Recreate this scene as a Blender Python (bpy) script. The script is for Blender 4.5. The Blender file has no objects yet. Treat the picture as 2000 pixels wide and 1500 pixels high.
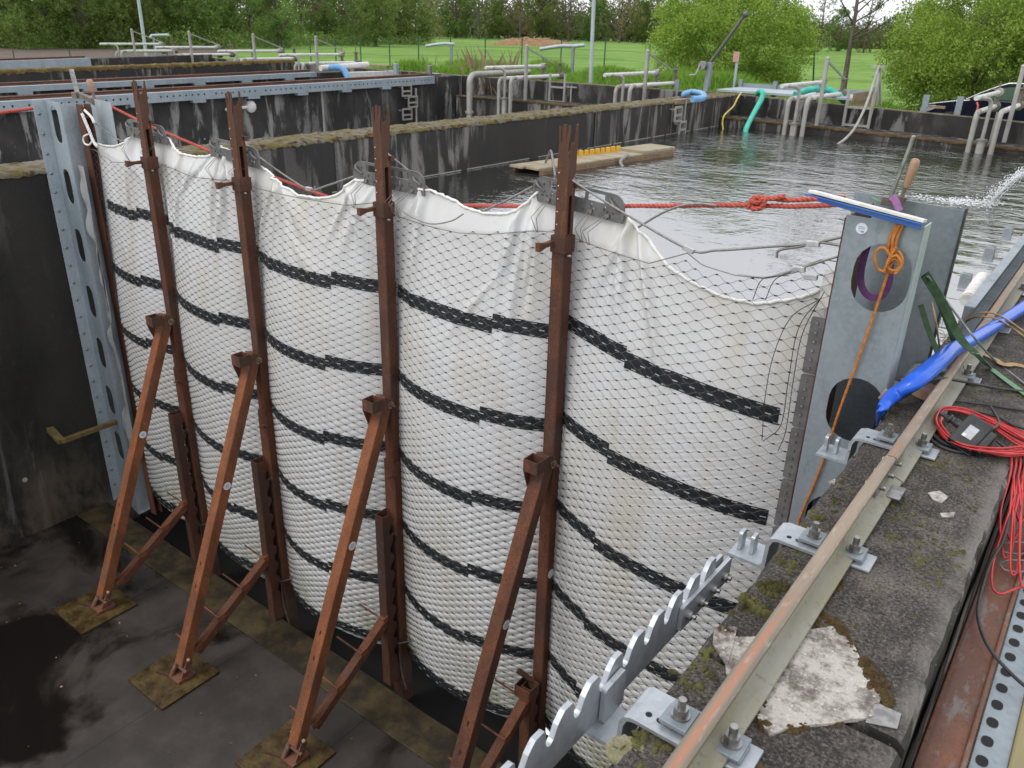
import bpy, bmesh, math, random
import numpy as np
from mathutils import Vector, Matrix, noise
from mathutils.geometry import tessellate_polygon
random.seed(7); rng = np.random.default_rng(11)
C = bpy.context.scene.collection
sc = bpy.context.scene
PI = math.pi
# ------------------------------------------------------------------ camera (solved from the photograph)
CAM = np.array([.535, -3.672, 1.35]); FPX = 1572.19
def cam_rows():
    y, p, r = np.radians([-36.681, -23.824, 1.546])
    f = np.array([np.sin(y)*np.cos(p), np.cos(y)*np.cos(p), np.sin(p)])
    rt = np.array([np.cos(y), -np.sin(y), 0]); up = np.cross(rt, f)
    return np.array([np.cos(r)*rt+np.sin(r)*up, -np.sin(r)*rt+np.cos(r)*up, f])
RM = cam_rows()
def P(u, v, ax, val):
    """survey: the point of the plane ax = val that the photo's pixel u, v sees"""
    d = RM.T @ np.array([(u-1000)/FPX, -(v-750)/FPX, 1.])
    i = 'xyz'.index(ax); t = (val-CAM[i])/d[i]
    return Vector(CAM+t*d)
def D(u, v, depth):
    return Vector(CAM+depth*(RM.T @ np.array([(u-1000)/FPX, -(v-750)/FPX, 1.])))
cam = bpy.data.cameras.new('camera'); co = bpy.data.objects.new('camera', cam); C.objects.link(co)
m = Matrix.Identity(4)
for i in range(3):
    m[i][0] = RM[0][i]; m[i][1] = RM[1][i]; m[i][2] = -RM[2][i]; m[i][3] = CAM[i]
co.matrix_world = m
cam.sensor_width = 36; cam.lens = FPX*36/2000; cam.clip_start = .05; cam.clip_end = 3000
cam.dof.use_dof = True; cam.dof.focus_distance = 3.4; cam.dof.aperture_fstop = 8
sc.camera = co
# ------------------------------------------------------------------ mesh helpers
class MB:
    def __init__(s): s.v = []; s.f = []; s.m = []; s.s = []
    def add(s, vs, fs, mi=0, smooth=False):
        o = len(s.v); s.v += [tuple(a) for a in vs]
        for f in fs: s.f.append([o+i for i in f]); s.m.append(mi); s.s.append(smooth)
        return s
    def box(s, c, d, R=None, mi=0):
        c = Vector(c); vs = []
        for x in (-.5, .5):
            for y in (-.5, .5):
                for z in (-.5, .5):
                    p = Vector((x*d[0], y*d[1], z*d[2]))
                    vs.append(c+(R @ p if R else p))
        return s.add(vs, [(0,1,3,2),(4,6,7,5),(0,4,5,1),(2,3,7,6),(0,2,6,4),(1,5,7,3)], mi)
    def bx(s, x0, x1, y0, y1, z0, z1, mi=0):
        return s.box(((x0+x1)/2, (y0+y1)/2, (z0+z1)/2), (x1-x0, y1-y0, z1-z0), None, mi)
    def tube(s, pts, r, n=8, mi=0, caps=True, smooth=True, flat=None):
        pts = [Vector(p) for p in pts]; N = len(pts)
        rs = r if isinstance(r, (list, tuple)) else [r]*N
        ts = []
        for i in range(N):
            t = pts[min(i+1, N-1)]-pts[max(i-1, 0)]
            ts.append(t.normalized() if t.length > 1e-9 else Vector((0,0,1)))
        a = Vector((0,0,1)) if abs(ts[0].z) < .9 else Vector((1,0,0))
        u = ts[0].cross(a).normalized(); vs = []
        for i in range(N):
            u = (u-ts[i]*u.dot(ts[i])).normalized(); w = ts[i].cross(u)
            for k in range(n):
                q = 2*PI*k/n
                vs.append(pts[i]+(u*math.cos(q)+w*math.sin(q))*rs[i])
        fs = [(i*n+k, i*n+(k+1)%n, (i+1)*n+(k+1)%n, (i+1)*n+k) for i in range(N-1) for k in range(n)]
        s.add(vs, fs, mi, smooth)
        if caps:
            s.add(vs[:n], [tuple(range(n))[::-1]], mi); s.add(vs[-n:], [tuple(range(n))], mi)
        return s
    def cyl(s, p0, p1, r, n=12, mi=0, r1=None): return s.tube([p0, p1], [r, r if r1 is None else r1], n, mi)
    def bar(s, p0, p1, w, h, up=(0,0,1), mi=0):
        p0, p1 = Vector(p0), Vector(p1); t = (p1-p0).normalized(); sd = t.cross(Vector(up)).normalized(); u = sd.cross(t)
        vs = [p+sd*a*w/2+u*b*h/2 for p in (p0, p1) for a, b in ((-1,-1),(1,-1),(1,1),(-1,1))]
        return s.add(vs, [(3,2,1,0),(4,5,6,7),(0,1,5,4),(1,2,6,5),(2,3,7,6),(3,0,4,7)], mi)
    def sweep(s, prof, p0, p1, up=(0,0,1), mi=0, smooth=False):
        """extrude a closed 2-D profile (side, up) from p0 to p1"""
        p0, p1 = Vector(p0), Vector(p1); t = (p1-p0).normalized(); sd = t.cross(Vector(up)).normalized(); u = sd.cross(t); n = len(prof)
        vs = [p+sd*a+u*b for p in (p0, p1) for a, b in prof]
        s.add(vs, [(i, (i+1)%n, n+(i+1)%n, n+i) for i in range(n)], mi, smooth)
        tri = tessellate_polygon([[Vector((a, b, 0)) for a, b in prof]])
        s.add(vs[:n], tri, mi); s.add(vs[n:], [t_[::-1] for t_ in tri], mi)
        return s
    def plate(s, outer, holes, o, ex, ey, th, mi=0):
        """flat plate with holes: outline in (ex, ey) from o, thickness th along ex x ey"""
        o, ex, ey = Vector(o), Vector(ex), Vector(ey); nn = ex.cross(ey).normalized()*th
        loops = [outer]+list(holes)
        tri = tessellate_polygon([[Vector((a, b, 0)) for a, b in l] for l in loops])
        flat = [q for l in loops for q in l]
        top = [o+ex*a+ey*b+nn/2 for a, b in flat]; bot = [p-nn for p in top]
        s.add(top, tri, mi); s.add(bot, [t_[::-1] for t_ in tri], mi)
        k = 0
        for l in loops:
            n = len(l)
            s.add(top[k:k+n]+bot[k:k+n], [(i, (i+1)%n, n+(i+1)%n, n+i) for i in range(n)], mi); k += n
        return s
    def ball(s, c, r, mi=0, n=8, k=5, sc=(1,1,1), jit=0):
        c = Vector(c); vs = []
        for i in range(k+1):
            a = PI*i/k-PI/2
            for j in range(n):
                q = 2*PI*j/n; jj = 1+(random.uniform(-jit, jit) if jit else 0)
                vs.append(c+Vector((math.cos(a)*math.cos(q)*sc[0], math.cos(a)*math.sin(q)*sc[1], math.sin(a)*sc[2]))*r*jj)
        return s.add(vs, [(i*n+j, i*n+(j+1)%n, (i+1)*n+(j+1)%n, (i+1)*n+j) for i in range(k) for j in range(n)], mi, True)
    def rope(s, pts, r, pitch=None, n=5, strands=3, mi=0):
        pitch = pitch or r*5; pts = resample(pts, pitch/8)
        N = len(pts); L = 0; out = [[] for _ in range(strands)]
        u = None
        for i in range(N):
            t = (pts[min(i+1, N-1)]-pts[max(i-1, 0)]).normalized()
            if u is None: u = t.cross(Vector((0,0,1)) if abs(t.z) < .9 else Vector((1,0,0))).normalized()
            u = (u-t*u.dot(t)).normalized(); w = t.cross(u)
            if i: L += (pts[i]-pts[i-1]).length
            for k in range(strands):
                q = 2*PI*(L/pitch+k/strands)
                out[k].append(pts[i]+(u*math.cos(q)+w*math.sin(q))*r*.5)
        for k in range(strands): s.tube(out[k], r*.56, n, mi)
        return s
    def build(s, name, mats, parent=None, bevel=0, props=None, seg=2):
        return build(name, s.v, s.f, mats, parent, s.m, s.s, bevel, props, seg)
def build(name, v, f, mats, parent=None, mi=None, sm=None, bevel=0, props=None, seg=2):
    me = bpy.data.meshes.new(name); off = Vector((0,0,0))
    if parent is not None:
        p = parent
        while p is not None: off += p.location; p = p.parent
    if off.length: v = [(a[0]-off.x, a[1]-off.y, a[2]-off.z) for a in v]
    me.from_pydata(v, [], f); me.update()
    for mm in (mats if isinstance(mats, (list, tuple)) else [mats]): me.materials.append(mm)
    if mi is not None: me.polygons.foreach_set('material_index', mi)
    if sm is not None: me.polygons.foreach_set('use_smooth', sm)
    o = bpy.data.objects.new(name, me); C.objects.link(o)
    if parent is not None: o.parent = parent
    if bevel:
        b = o.modifiers.new('bevel', 'BEVEL'); b.width = bevel; b.segments = seg; b.limit_method = 'ANGLE'; b.angle_limit = .7
    if props:
        for k, x in props.items(): o[k] = x
    return o
def np_mesh(name, v, quads, mats, parent=None, mi=None, smooth=False, tri=False):
    v = np.asarray(v, np.float32); q = np.asarray(quads, np.int32); k = q.shape[1]
    if parent is not None:
        off = np.zeros(3); p = parent
        while p is not None: off += np.array(p.location); p = p.parent
        v = v-off.astype(np.float32)
    me = bpy.data.meshes.new(name)
    me.vertices.add(len(v)); me.vertices.foreach_set('co', v.ravel())
    me.loops.add(q.size); me.loops.foreach_set('vertex_index', q.ravel())
    me.polygons.add(len(q)); me.polygons.foreach_set('loop_start', np.arange(0, q.size, k, dtype=np.int32))
    me.update(calc_edges=True)
    for mm in (mats if isinstance(mats, (list, tuple)) else [mats]): me.materials.append(mm)
    if mi is not None: me.polygons.foreach_set('material_index', np.asarray(mi, np.int32))
    me.polygons.foreach_set('use_smooth', np.full(len(q), smooth))
    o = bpy.data.objects.new(name, me); C.objects.link(o)
    if parent is not None: o.parent = parent
    return o
def resample(pts, step):
    pts = [Vector(p) for p in pts]; out = [pts[0].copy()]; carry = 0
    for a, b in zip(pts[:-1], pts[1:]):
        L = (b-a).length
        if L < 1e-9: continue
        d = step-carry
        while d <= L: out.append(a.lerp(b, d/L)); d += step
        carry = L-(d-step)
    if (out[-1]-pts[-1]).length > step*.3: out.append(pts[-1].copy())
    return out
def spline(pts, n=8):
    p = [Vector(a) for a in pts]; p = [p[0]*2-p[1]]+p+[p[-1]*2-p[-2]]; out = []
    for i in range(1, len(p)-2):
        for k in range(n):
            t = k/n; a, b, c, d = p[i-1:i+3]
            out.append(.5*((2*b)+(c-a)*t+(2*a-5*b+4*c-d)*t*t+(3*b-a-3*c+d)*t**3))
    out.append(p[-2].copy()); return out
def tag(o, label=None, cat=None, group=None, kind=None):
    if label: o['label'] = label
    if cat: o['category'] = cat
    if group: o['group'] = group
    if kind: o['kind'] = kind
    return o
def thing(name, loc, label, cat, group=None):
    o = bpy.data.objects.new(name, None); C.objects.link(o); o.location = loc; o.empty_display_size = .1
    return tag(o, label, cat, group)
def copy_tree(o, parent=None):
    c = o.copy(); C.objects.link(c); c.parent = parent
    for ch in list(o.children): copy_tree(ch, c)
    return c
def stadium(cx, cy, w, h, n=6):
    r = min(w, h)/2; o = []
    if h >= w:
        for k in range(n+1): a = PI*k/n; o.append((cx+r*math.cos(a), cy+h/2-r+r*math.sin(a)))
        for k in range(n+1): a = PI+PI*k/n; o.append((cx+r*math.cos(a), cy-h/2+r+r*math.sin(a)))
    else:
        for k in range(n+1): a = -PI/2+PI*k/n; o.append((cx+w/2-r+r*math.cos(a), cy+r*math.sin(a)))
        for k in range(n+1): a = PI/2+PI*k/n; o.append((cx-w/2+r+r*math.cos(a), cy+r*math.sin(a)))
    return o
def rrect(x0, x1, y0, y1, r, n=4, corners=(1,1,1,1)):
    o = []
    for (cx, cy, a0, f) in ((x1, y1, 0, corners[0]), (x0, y1, 90, corners[1]), (x0, y0, 180, corners[2]), (x1, y0, 270, corners[3])):
        if not f: o.append((cx, cy)); continue
        sx = -1 if cx == x1 else 1; sy = -1 if cy == y1 else 1
        for k in range(n+1):
            a = math.radians(a0+90*k/n); o.append((cx+sx*r+r*math.cos(a), cy+sy*r+r*math.sin(a)))
    return o
# ------------------------------------------------------------------ materials
class NT:
    def __init__(s, name):
        s.mat = bpy.data.materials.new(name); s.mat.use_nodes = True; s.n = s.mat.node_tree.nodes; s.l = s.mat.node_tree.links
        s.b = s.n['Principled BSDF']; s.tc = s.n.new('ShaderNodeTexCoord'); s.obj = s.tc.outputs['Object']
    def link(s, a, b): s.l.new(a, b)
    def noise(s, scale, detail=4, rough=.6, vec=(1,1,1), dist=0, off=(0,0,0)):
        mp = s.n.new('ShaderNodeMapping'); mp.inputs['Scale'].default_value = vec; mp.inputs['Location'].default_value = off; s.link(s.obj, mp.inputs[0])
        t = s.n.new('ShaderNodeTexNoise'); t.inputs['Scale'].default_value = scale; t.inputs['Detail'].default_value = detail
        t.inputs['Roughness'].default_value = rough; t.inputs['Distortion'].default_value = dist; s.link(mp.outputs[0], t.inputs['Vector']); return t.outputs['Fac']
    def voro(s, scale, feat='F1', out='Distance', vec=(1,1,1)):
        mp = s.n.new('ShaderNodeMapping'); mp.inputs['Scale'].default_value = vec; s.link(s.obj, mp.inputs[0])
        t = s.n.new('ShaderNodeTexVoronoi'); t.feature = feat; t.inputs['Scale'].default_value = scale; s.link(mp.outputs[0], t.inputs['Vector']); return t.outputs[out]
    def ramp(s, fac, lo, hi, a=0, b=1):
        r = s.n.new('ShaderNodeMapRange'); r.inputs['From Min'].default_value = lo; r.inputs['From Max'].default_value = hi
        r.inputs['To Min'].default_value = a; r.inputs['To Max'].default_value = b; r.interpolation_type = 'SMOOTHSTEP'; s.link(fac, r.inputs['Value']); return r.outputs[0]
    def mix(s, fac, a, b):
        x = s.n.new('ShaderNodeMix'); x.data_type = 'RGBA'
        if hasattr(fac, 'is_output'): s.link(fac, x.inputs[0])
        else: x.inputs[0].default_value = fac
        for k, c in ((6, a), (7, b)):
            if hasattr(c, 'is_output'): s.link(c, x.inputs[k])
            else: x.inputs[k].default_value = (*c, 1)
        return x.outputs[2]
    def math(s, op, a, b=None, c=None):
        x = s.n.new('ShaderNodeMath'); x.operation = op
        for k, q in enumerate((a, b, c)):
            if q is None: continue
            if hasattr(q, 'is_output'): s.link(q, x.inputs[k])
            else: x.inputs[k].default_value = q
        return x.outputs[0]
    def sep(s, vec=None):
        x = s.n.new('ShaderNodeSeparateXYZ'); s.link(vec or s.obj, x.inputs[0]); return x.outputs
    def set(s, col=None, rough=.6, metal=0, spec=None):
        for k, q in (('Base Color', col), ('Roughness', rough), ('Metallic', metal), ('Specular IOR Level', spec)):
            if q is None: continue
            if hasattr(q, 'is_output'): s.link(q, s.b.inputs[k])
            elif isinstance(q, tuple): s.b.inputs[k].default_value = (*q, 1)
            else: s.b.inputs[k].default_value = q
        return s
    def bump(s, h, strength=.4, dist=.01, prev=None):
        x = s.n.new('ShaderNodeBump'); x.inputs['Strength'].default_value = strength; x.inputs['Distance'].default_value = dist
        s.link(h, x.inputs['Height'])
        if prev is not None: s.link(prev, x.inputs['Normal'])
        s.link(x.outputs[0], s.b.inputs['Normal']); return x.outputs[0]
def simple(name, a, b, scale=20, rough=.5, metal=0, bump=.2, vec=(1,1,1), lo=.35, hi=.65):
    t = NT(name); n = t.noise(scale, 5, .6, vec); t.set(t.mix(t.ramp(n, lo, hi), a, b), rough, metal)
    if bump: t.bump(n, bump, .004)
    return t.mat
M = {}
# dark weathered basin concrete: algae black with pale run marks
t = NT('dark_concrete'); n1 = t.noise(1.1, 6, .65, (1,1,.6)); n2 = t.noise(4.5, 6, .62, (1,1,.16), .6); n3 = t.noise(60, 3, .6); n4 = t.noise(.5, 3, .5, (1,1,.4), 0, (3,7,1))
c = t.mix(t.ramp(n1, .35, .7), (.010,.0085,.007), (.030,.026,.022))
c = t.mix(t.math('MULTIPLY', t.ramp(n2, .50, .61), t.ramp(n4, .40, .54)), c, (.19,.175,.16))
c = t.mix(t.ramp(n3, .40, .75, 0, .5), c, (.012,.01,.008)); n6 = t.noise(2.2, 7, .7, (1,1,.8), .3, (8,1,5)); c = t.mix(t.ramp(n6, .56, .70, 0, .55), c, (.075,.062,.050))
v = t.voro(1.7, 'F1', 'Distance', (0,1,1)); c = t.mix(t.ramp(v, .050, .036), c, (.42,.4,.36))
zz = t.sep()[2]; n7 = t.noise(3.0, 7, .7, (1,1,.5), .4, (2,9,4)); c = t.mix(t.math('MULTIPLY', t.ramp(zz, 1.25, .1), t.ramp(n7, .40, .62, 0, .75)), c, (.115,.088,.062)); t.set(c, t.ramp(n1, .3, .7, .55, .85)); b = t.bump(n3, .5, .008); t.bump(n6, .3, .02, b); M['wall'] = t.mat
# streakier version for the neighbour wall
t = NT('streaked_concrete'); n1 = t.noise(1.3, 6, .65); n2 = t.noise(3.2, 7, .66, (1,1,.22), .5); n3 = t.noise(50, 3)
n4 = t.noise(.35, 2, .5, (1,1,.25), 0, (5,2,1))
c = t.mix(t.ramp(n1, .35, .7), (.012,.011,.010), (.04,.036,.032)); c = t.mix(t.math('MULTIPLY', t.ramp(n2, .49, .60), t.ramp(n4, .36, .55)), c, (.24,.23,.22)); c = t.mix(t.ramp(n3, .4, .75, 0, .5), c, (.015,.013,.011))
v = t.voro(1.4, 'F1', 'Distance', (.3,1,1)); c = t.mix(t.ramp(v, .060, .045), c, (.42,.4,.36))
t.set(c, .8); t.bump(n3, .3, .006); M['wall2'] = t.mat
# gritty wall top
t = NT('gritty_concrete'); n1 = t.noise(2.6, 8, .7); n2 = t.noise(120, 5, .8); n3 = t.noise(9, 8, .75); n4 = t.noise(5.2, 8, .72, (1,1,1), .3, (4,1,0)); v = t.voro(140, 'F1', 'Color')
c = t.mix(t.ramp(n1, .34, .68), (.066,.055,.045), (.165,.142,.117))
c = t.mix(t.ramp(n3, .42, .62, .72, 0), c, (.017,.0145,.0125))
c = t.mix(t.ramp(n2, .50, .66, 0, .8), c, (.24,.215,.195)); c = t.mix(t.ramp(n2, .50, .38, 0, .92), c, (.010,.0085,.007))
c = t.mix(t.math('MULTIPLY', t.ramp(n4, .60, .68), .75), c, (.10,.088,.018))
n5 = t.noise(6.5, 9, .78, (1,1,1), .4, (9,3,2)); c = t.mix(t.math('MULTIPLY', t.ramp(n5, .62, .69), .8), c, (.42,.40,.36))
ex_ = t.ramp(t.sep()[0], .165, .232); c = t.mix(t.math('MULTIPLY', ex_, t.ramp(n1, .36, .6, .1, .75)), c, (.25,.23,.205)); t.set(c, .9); b = t.bump(n2, 1.0, .008); t.bump(n3, .5, .015, b); M['grit'] = t.mat
# moss
t = NT('moss'); n1 = t.noise(3, 6, .7); n2 = t.noise(160, 3, .7); n3 = t.noise(16, 5, .6, (1,1,1), 0, (2,2,2))
c = t.mix(t.ramp(n1, .38, .62), (.10,.072,.014), (.17,.14,.03)); c = t.mix(t.ramp(n3, .45, .62), c, (.115,.05,.018)); c = t.mix(t.ramp(n3, .42, .28, 0, .8), c, (.085,.10,.022)); c = t.mix(t.ramp(n2, .5, .25, 0, .8), c, (.02,.017,.006))
t.set(c, .95); t.bump(n2, 1, .012); M['moss'] = t.mat
t = NT('moss_dry'); n1 = t.noise(4, 6, .7); n2 = t.noise(120, 3, .7); n3 = t.noise(11, 5, .6)
c = t.mix(t.ramp(n1, .36, .58), (.20,.185,.155), (.15,.125,.028)); c = t.mix(t.ramp(n3, .50, .62), c, (.075,.032,.016)); c = t.mix(t.ramp(n2, .52, .28, 0, .85), c, (.035,.03,.016))
t.set(c, .95); t.bump(n2, 1, .014); M['moss_dry'] = t.mat
t = NT('moss_green'); n1 = t.noise(8, 6, .7); n2 = t.noise(220, 3, .7); c = t.mix(t.ramp(n1, .38, .62), (.050,.044,.012), (.125,.122,.030)); c = t.mix(t.ramp(n2, .5, .3, 0, .8), c, (.02,.017,.006)); t.set(c, .95); t.bump(n2, 1, .006); M['moss_green'] = t.mat
t = NT('moss_brown'); n1 = t.noise(7, 6, .7); n2 = t.noise(200, 3, .7); c = t.mix(t.ramp(n1, .38, .62), (.040,.022,.007), (.095,.058,.013)); c = t.mix(t.ramp(n2, .5, .3, 0, .8), c, (.016,.011,.005)); t.set(c, .95); t.bump(n2, 1, .006); M['moss_brown'] = t.mat
# rust
def rust(name, a, b, d, rough=.85):
    t = NT(name); n1 = t.noise(6, 6, .65, (1,1,.35)); n2 = t.noise(90, 4, .7); n3 = t.noise(2.2, 4, .6, (1,1,.5), 0, (4,4,4))
    c = t.mix(t.ramp(n1, .36, .66), a, b); c = t.mix(t.ramp(n2, .42, .68, 0, .8), c, d); c = t.mix(t.ramp(n3, .46, .62, 0, .75), c, (.050,.027,.019)); n4 = t.noise(13, 7, .75, (1,1,.6), .3, (1,6,3)); c = t.mix(t.ramp(n4, .55, .66, 0, .7), c, (.085,.062,.050)); c = t.mix(t.ramp(n4, .43, .34, 0, .4), c, tuple(q*1.25 for q in b))
    t.set(c, rough); bb = t.bump(n2, .8, .003); t.bump(n4, .4, .003, bb); return t.mat
M['rust'] = rust('rust', (.092,.032,.016), (.170,.056,.022), (.046,.019,.011))
M['rust_light'] = rust('rust_orange', (.185,.060,.022), (.285,.095,.032), (.10,.036,.017))
M['rust_dark'] = rust('rust_dark', (.065,.022,.012), (.12,.04,.018), (.04,.016,.01))
t = NT('rust_worn'); n1 = t.noise(5, 7, .7, (1,.35,1)); n2 = t.noise(30, 5, .7, (1,.3,1)); n3 = t.noise(120, 3)
c = t.mix(t.ramp(n1, .4, .62), (.115,.055,.035), (.20,.078,.042)); c = t.mix(t.ramp(n2, .52, .66, 0, .85), c, (.16,.148,.138)); c = t.mix(t.ramp(n3, .5, .3, 0, .4), c, (.06,.03,.02)); t.set(c, .65, .1); t.bump(n3, .3, .002); M['rust_worn'] = t.mat
# rail: worn buff head with orange running band
t = NT('rail_head'); n1 = t.noise(7, 6, .7, (1,.22,1)); n2 = t.noise(80, 3, .6, (1,.2,1)); xo = t.sep()[0]
c = t.mix(t.ramp(n1, .35, .65), (.29,.225,.165), (.20,.165,.125)); band = t.math('SUBTRACT', 1, t.ramp(t.math('ABSOLUTE', xo), (.003), .012))
c = t.mix(t.math('MULTIPLY', band, t.ramp(n1, .48, .62, 0, .8)), c, (.37,.165,.09)); c = t.mix(t.ramp(n2, .56, .72, 0, .5), c, (.40,.37,.34)); t.set(c, .55, .15); t.bump(n2, .2, .002); M['rail'] = t.mat
t = NT('rail_foot'); n1 = t.noise(6, 6, .7, (1,.3,1)); n2 = t.noise(50, 4); c = t.mix(t.ramp(n1, .38, .62), (.27,.26,.215), (.22,.205,.13)); c = t.mix(t.ramp(n2, .56, .7, 0, .6), c, (.15,.12,.09)); t.set(c, .6, .2); M['rail_foot'] = t.mat
# galvanised
def galv(name, a, b, rough=.5, metal=.55):
    t = NT(name); v = t.voro(55, 'F1', 'Color'); s0 = t.sep(v)[0]; n1 = t.noise(3, 6, .65, (1,1,.5)); n2 = t.noise(26, 4, .6, (1,1,.3))
    c = t.mix(t.ramp(n1, .35, .66), a, b); c = t.mix(t.ramp(s0, 0, 1, 0, .22), c, tuple(q*1.35 for q in b)); c = t.mix(t.ramp(n2, .6, .75, 0, .5), c, tuple(q*.6 for q in a))
    t.set(c, t.ramp(n2, .3, .7, rough-.08, rough+.12), metal); t.bump(n2, .06, .002); return t.mat
M['galv'] = galv('galvanised', (.205,.24,.262), (.28,.315,.335))
M['galv_light'] = galv('galvanised_bright', (.33,.355,.38), (.43,.455,.475), .45)
M['galv_blue'] = galv('galvanised_bluish', (.24,.29,.325), (.31,.36,.39), .55, .4)
M['galv_pale'] = galv('galvanised_pale', (.32,.37,.40), (.41,.455,.48), .55, .35)
M['steel_grey'] = simple('grey_steel', (.125,.12,.117), (.18,.175,.17), 12, .5, .3, .1)
M['steel'] = simple('steel', (.36,.35,.34), (.22,.21,.20), 40, .35, .9, .1)
M['steel_dark'] = simple('dark_steel', (.09,.09,.09), (.15,.145,.14), 30, .45, .7, .1)
M['pipe'] = simple('pale_pipe', (.36,.35,.315), (.27,.26,.23), 9, .5, .25, .1, (1,1,.3))
M['white_pipe'] = simple('white_pipe', (.62,.61,.58), (.50,.49,.455), 9, .45, 0, .1)
M['valve'] = simple('valve_iron', (.20,.18,.155), (.13,.10,.08), 20, .6, .3, .2)
# tarp
t = NT('tarpaulin'); n1 = t.noise(1.1, 3, .5, (1,1,.35)); n2 = t.noise(2.3, 5, .6, (1.3,1,.3), .4, (3,0,1)); n3 = t.noise(14, 4, .6); z = t.sep()[2]
c = t.mix(t.ramp(n1, .4, .65), (.585,.58,.565), (.64,.64,.635)); c = t.mix(t.math('MULTIPLY', t.ramp(n2, .46, .70), .5), c, (.53,.475,.37)); c = t.mix(t.ramp(n3, .55, .75, 0, .28), c, (.46,.44,.40))
n4 = t.noise(5, 5, .7, (1,1,.6), 0, (1,5,2)); c = t.mix(t.math('MULTIPLY', t.ramp(z, -1.15, -1.85), t.ramp(n4, .42, .62)), c, (.30,.31,.16))
t.set(c, .55, 0, .3); t.b.inputs['Subsurface Weight'].default_value = 0; t.bump(n3, .08, .004); M['tarp'] = t.mat
# black webbing with pale dashes (uv: metres along, metres across)
t = NT('black_strip'); uv = t.tc.outputs['UV']; sx = t.sep(uv); row = t.math('ROUND', t.math('MULTIPLY', sx[1], 26)); a = t.math('FRACT', t.math('ADD', t.math('MULTIPLY', sx[0], 10), t.math('MULTIPLY', row, .47)))
dash = t.math('LESS_THAN', a, .30); dv = t.math('LESS_THAN', t.math('ABSOLUTE', t.math('SUBTRACT', t.math('MULTIPLY', sx[1], 26), row)), .075); inn = t.math('LESS_THAN', t.math('ABSOLUTE', sx[1]), .040)
n = t.noise(30, 4); c = t.mix(t.ramp(n, .3, .7), (.010,.013,.016), (.020,.025,.030)); c = t.mix(t.math('MULTIPLY', t.math('MULTIPLY', dash, dv), inn), c, (.45,.45,.42)); t.set(c, .6, 0, .25); M['strip'] = t.mat
M['wire'] = simple('net_wire', (.13,.12,.105), (.20,.185,.165), 60, .5, .6, 0)
M['ferrule'] = simple('net_ferrule', (.028,.026,.024), (.05,.046,.042), 60, .6, .2, 0)
M['cable'] = simple('steel_cable', (.27,.26,.24), (.20,.19,.175), 50, .5, .5, .1)
M['crimp'] = simple('alloy_crimp', (.55,.55,.54), (.42,.42,.41), 30, .4, .7, .1)
M['hem'] = simple('white_hem_rope', (.76,.755,.72), (.66,.64,.59), 25, .7, 0, .2)
M['red_rope'] = simple('red_rope', (.50,.105,.07), (.40,.06,.045), 40, .75, 0, .2)
M['orange_rope'] = simple('orange_rope', (.52,.20,.035), (.38,.125,.02), 40, .65, 0, .2)
M['purple'] = simple('purple_sling', (.11,.03,.12), (.07,.02,.085), 40, .8, 0, .2)
M['pink'] = simple('faded_purple_sling', (.36,.16,.36), (.28,.11,.29), 40, .8, 0, .2)
M['green_strap'] = simple('green_strap', (.022,.052,.020), (.042,.085,.034), 30, .75, 0, .2)
M['green_pale'] = simple('pale_green_strap', (.13,.26,.14), (.10,.20,.11), 30, .75, 0, .2)
M['blue'] = simple('blue_plastic', (.03,.12,.46), (.05,.16,.52), 6, .35, 0, .1)
M['blue_hose'] = simple('blue_layflat_hose', (.012,.085,.52), (.02,.12,.60), 5, .22, 0, .35)
M['blue_pale'] = simple('pale_blue_hose', (.11,.28,.50), (.16,.35,.56), 6, .4, 0, .1)
M['white_plastic'] = simple('white_plastic', (.76,.74,.70), (.60,.57,.52), 14, .5, 0, .1)
M['turq'] = simple('turquoise_hose', (.03,.36,.27), (.05,.46,.35), 8, .4, 0, .1)
M['yellow_hose'] = simple('yellow_hose', (.60,.47,.10), (.50,.38,.07), 8, .5, 0, .1)
M['yellow'] = simple('yellow_block', (.72,.42,.03), (.62,.34,.02), 9, .5, 0, .1)
M['black'] = simple('black_plastic', (.014,.014,.015), (.03,.03,.032), 30, .42, 0, .15)
M['rubber'] = simple('black_rubber', (.02,.02,.021), (.04,.04,.041), 20, .55, 0, .1)
M['red_cable'] = simple('red_cable', (.50,.040,.038), (.40,.022,.025), 12, .38, 0, .05)
M['wood'] = simple('weathered_wood', (.27,.20,.12), (.17,.12,.065), 12, .8, 0, .3, (1,.15,1))
M['wood_mossy'] = simple('mossy_wood', (.17,.12,.035), (.10,.075,.03), 14, .85, 0, .3)
M['wood_red'] = simple('varnished_wood', (.30,.13,.07), (.37,.27,.19), 9, .5, 0, .2, (1,1,.3))
M['plank'] = simple('pale_plank', (.34,.295,.205), (.25,.205,.135), 10, .8, 0, .3, (.2,1,1))
M['plank_side'] = simple('brown_plank', (.14,.085,.045), (.20,.13,.075), 10, .8, 0, .3, (.2,1,1))
M['dry_leaf'] = simple('dry_reed_leaf', (.42,.29,.16), (.30,.19,.09), 14, .8, 0, .2)
M['sticker'] = simple('white_sticker', (.74,.74,.76), (.70,.70,.73), 8, .4, 0, 0)
M['print'] = simple('blue_print', (.20,.27,.46), (.24,.31,.48), 8, .5, 0, 0)
M['yellowed'] = simple('yellowed_steel', (.26,.215,.10), (.17,.15,.10), 6, .65, .1, .2, (1,.25,1))
t = NT('rust_plate'); n1 = t.noise(7, 6, .7); n2 = t.noise(35, 5, .7); c = t.mix(t.ramp(n1, .38, .64), (.050,.028,.009), (.105,.068,.016)); c = t.mix(t.ramp(n2, .5, .68, 0, .8), c, (.03,.018,.008)); t.set(c, t.ramp(n1, .35, .6, .25, .6), .1); t.bump(n2, .3, .004); M['base_plate'] = t.mat
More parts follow.
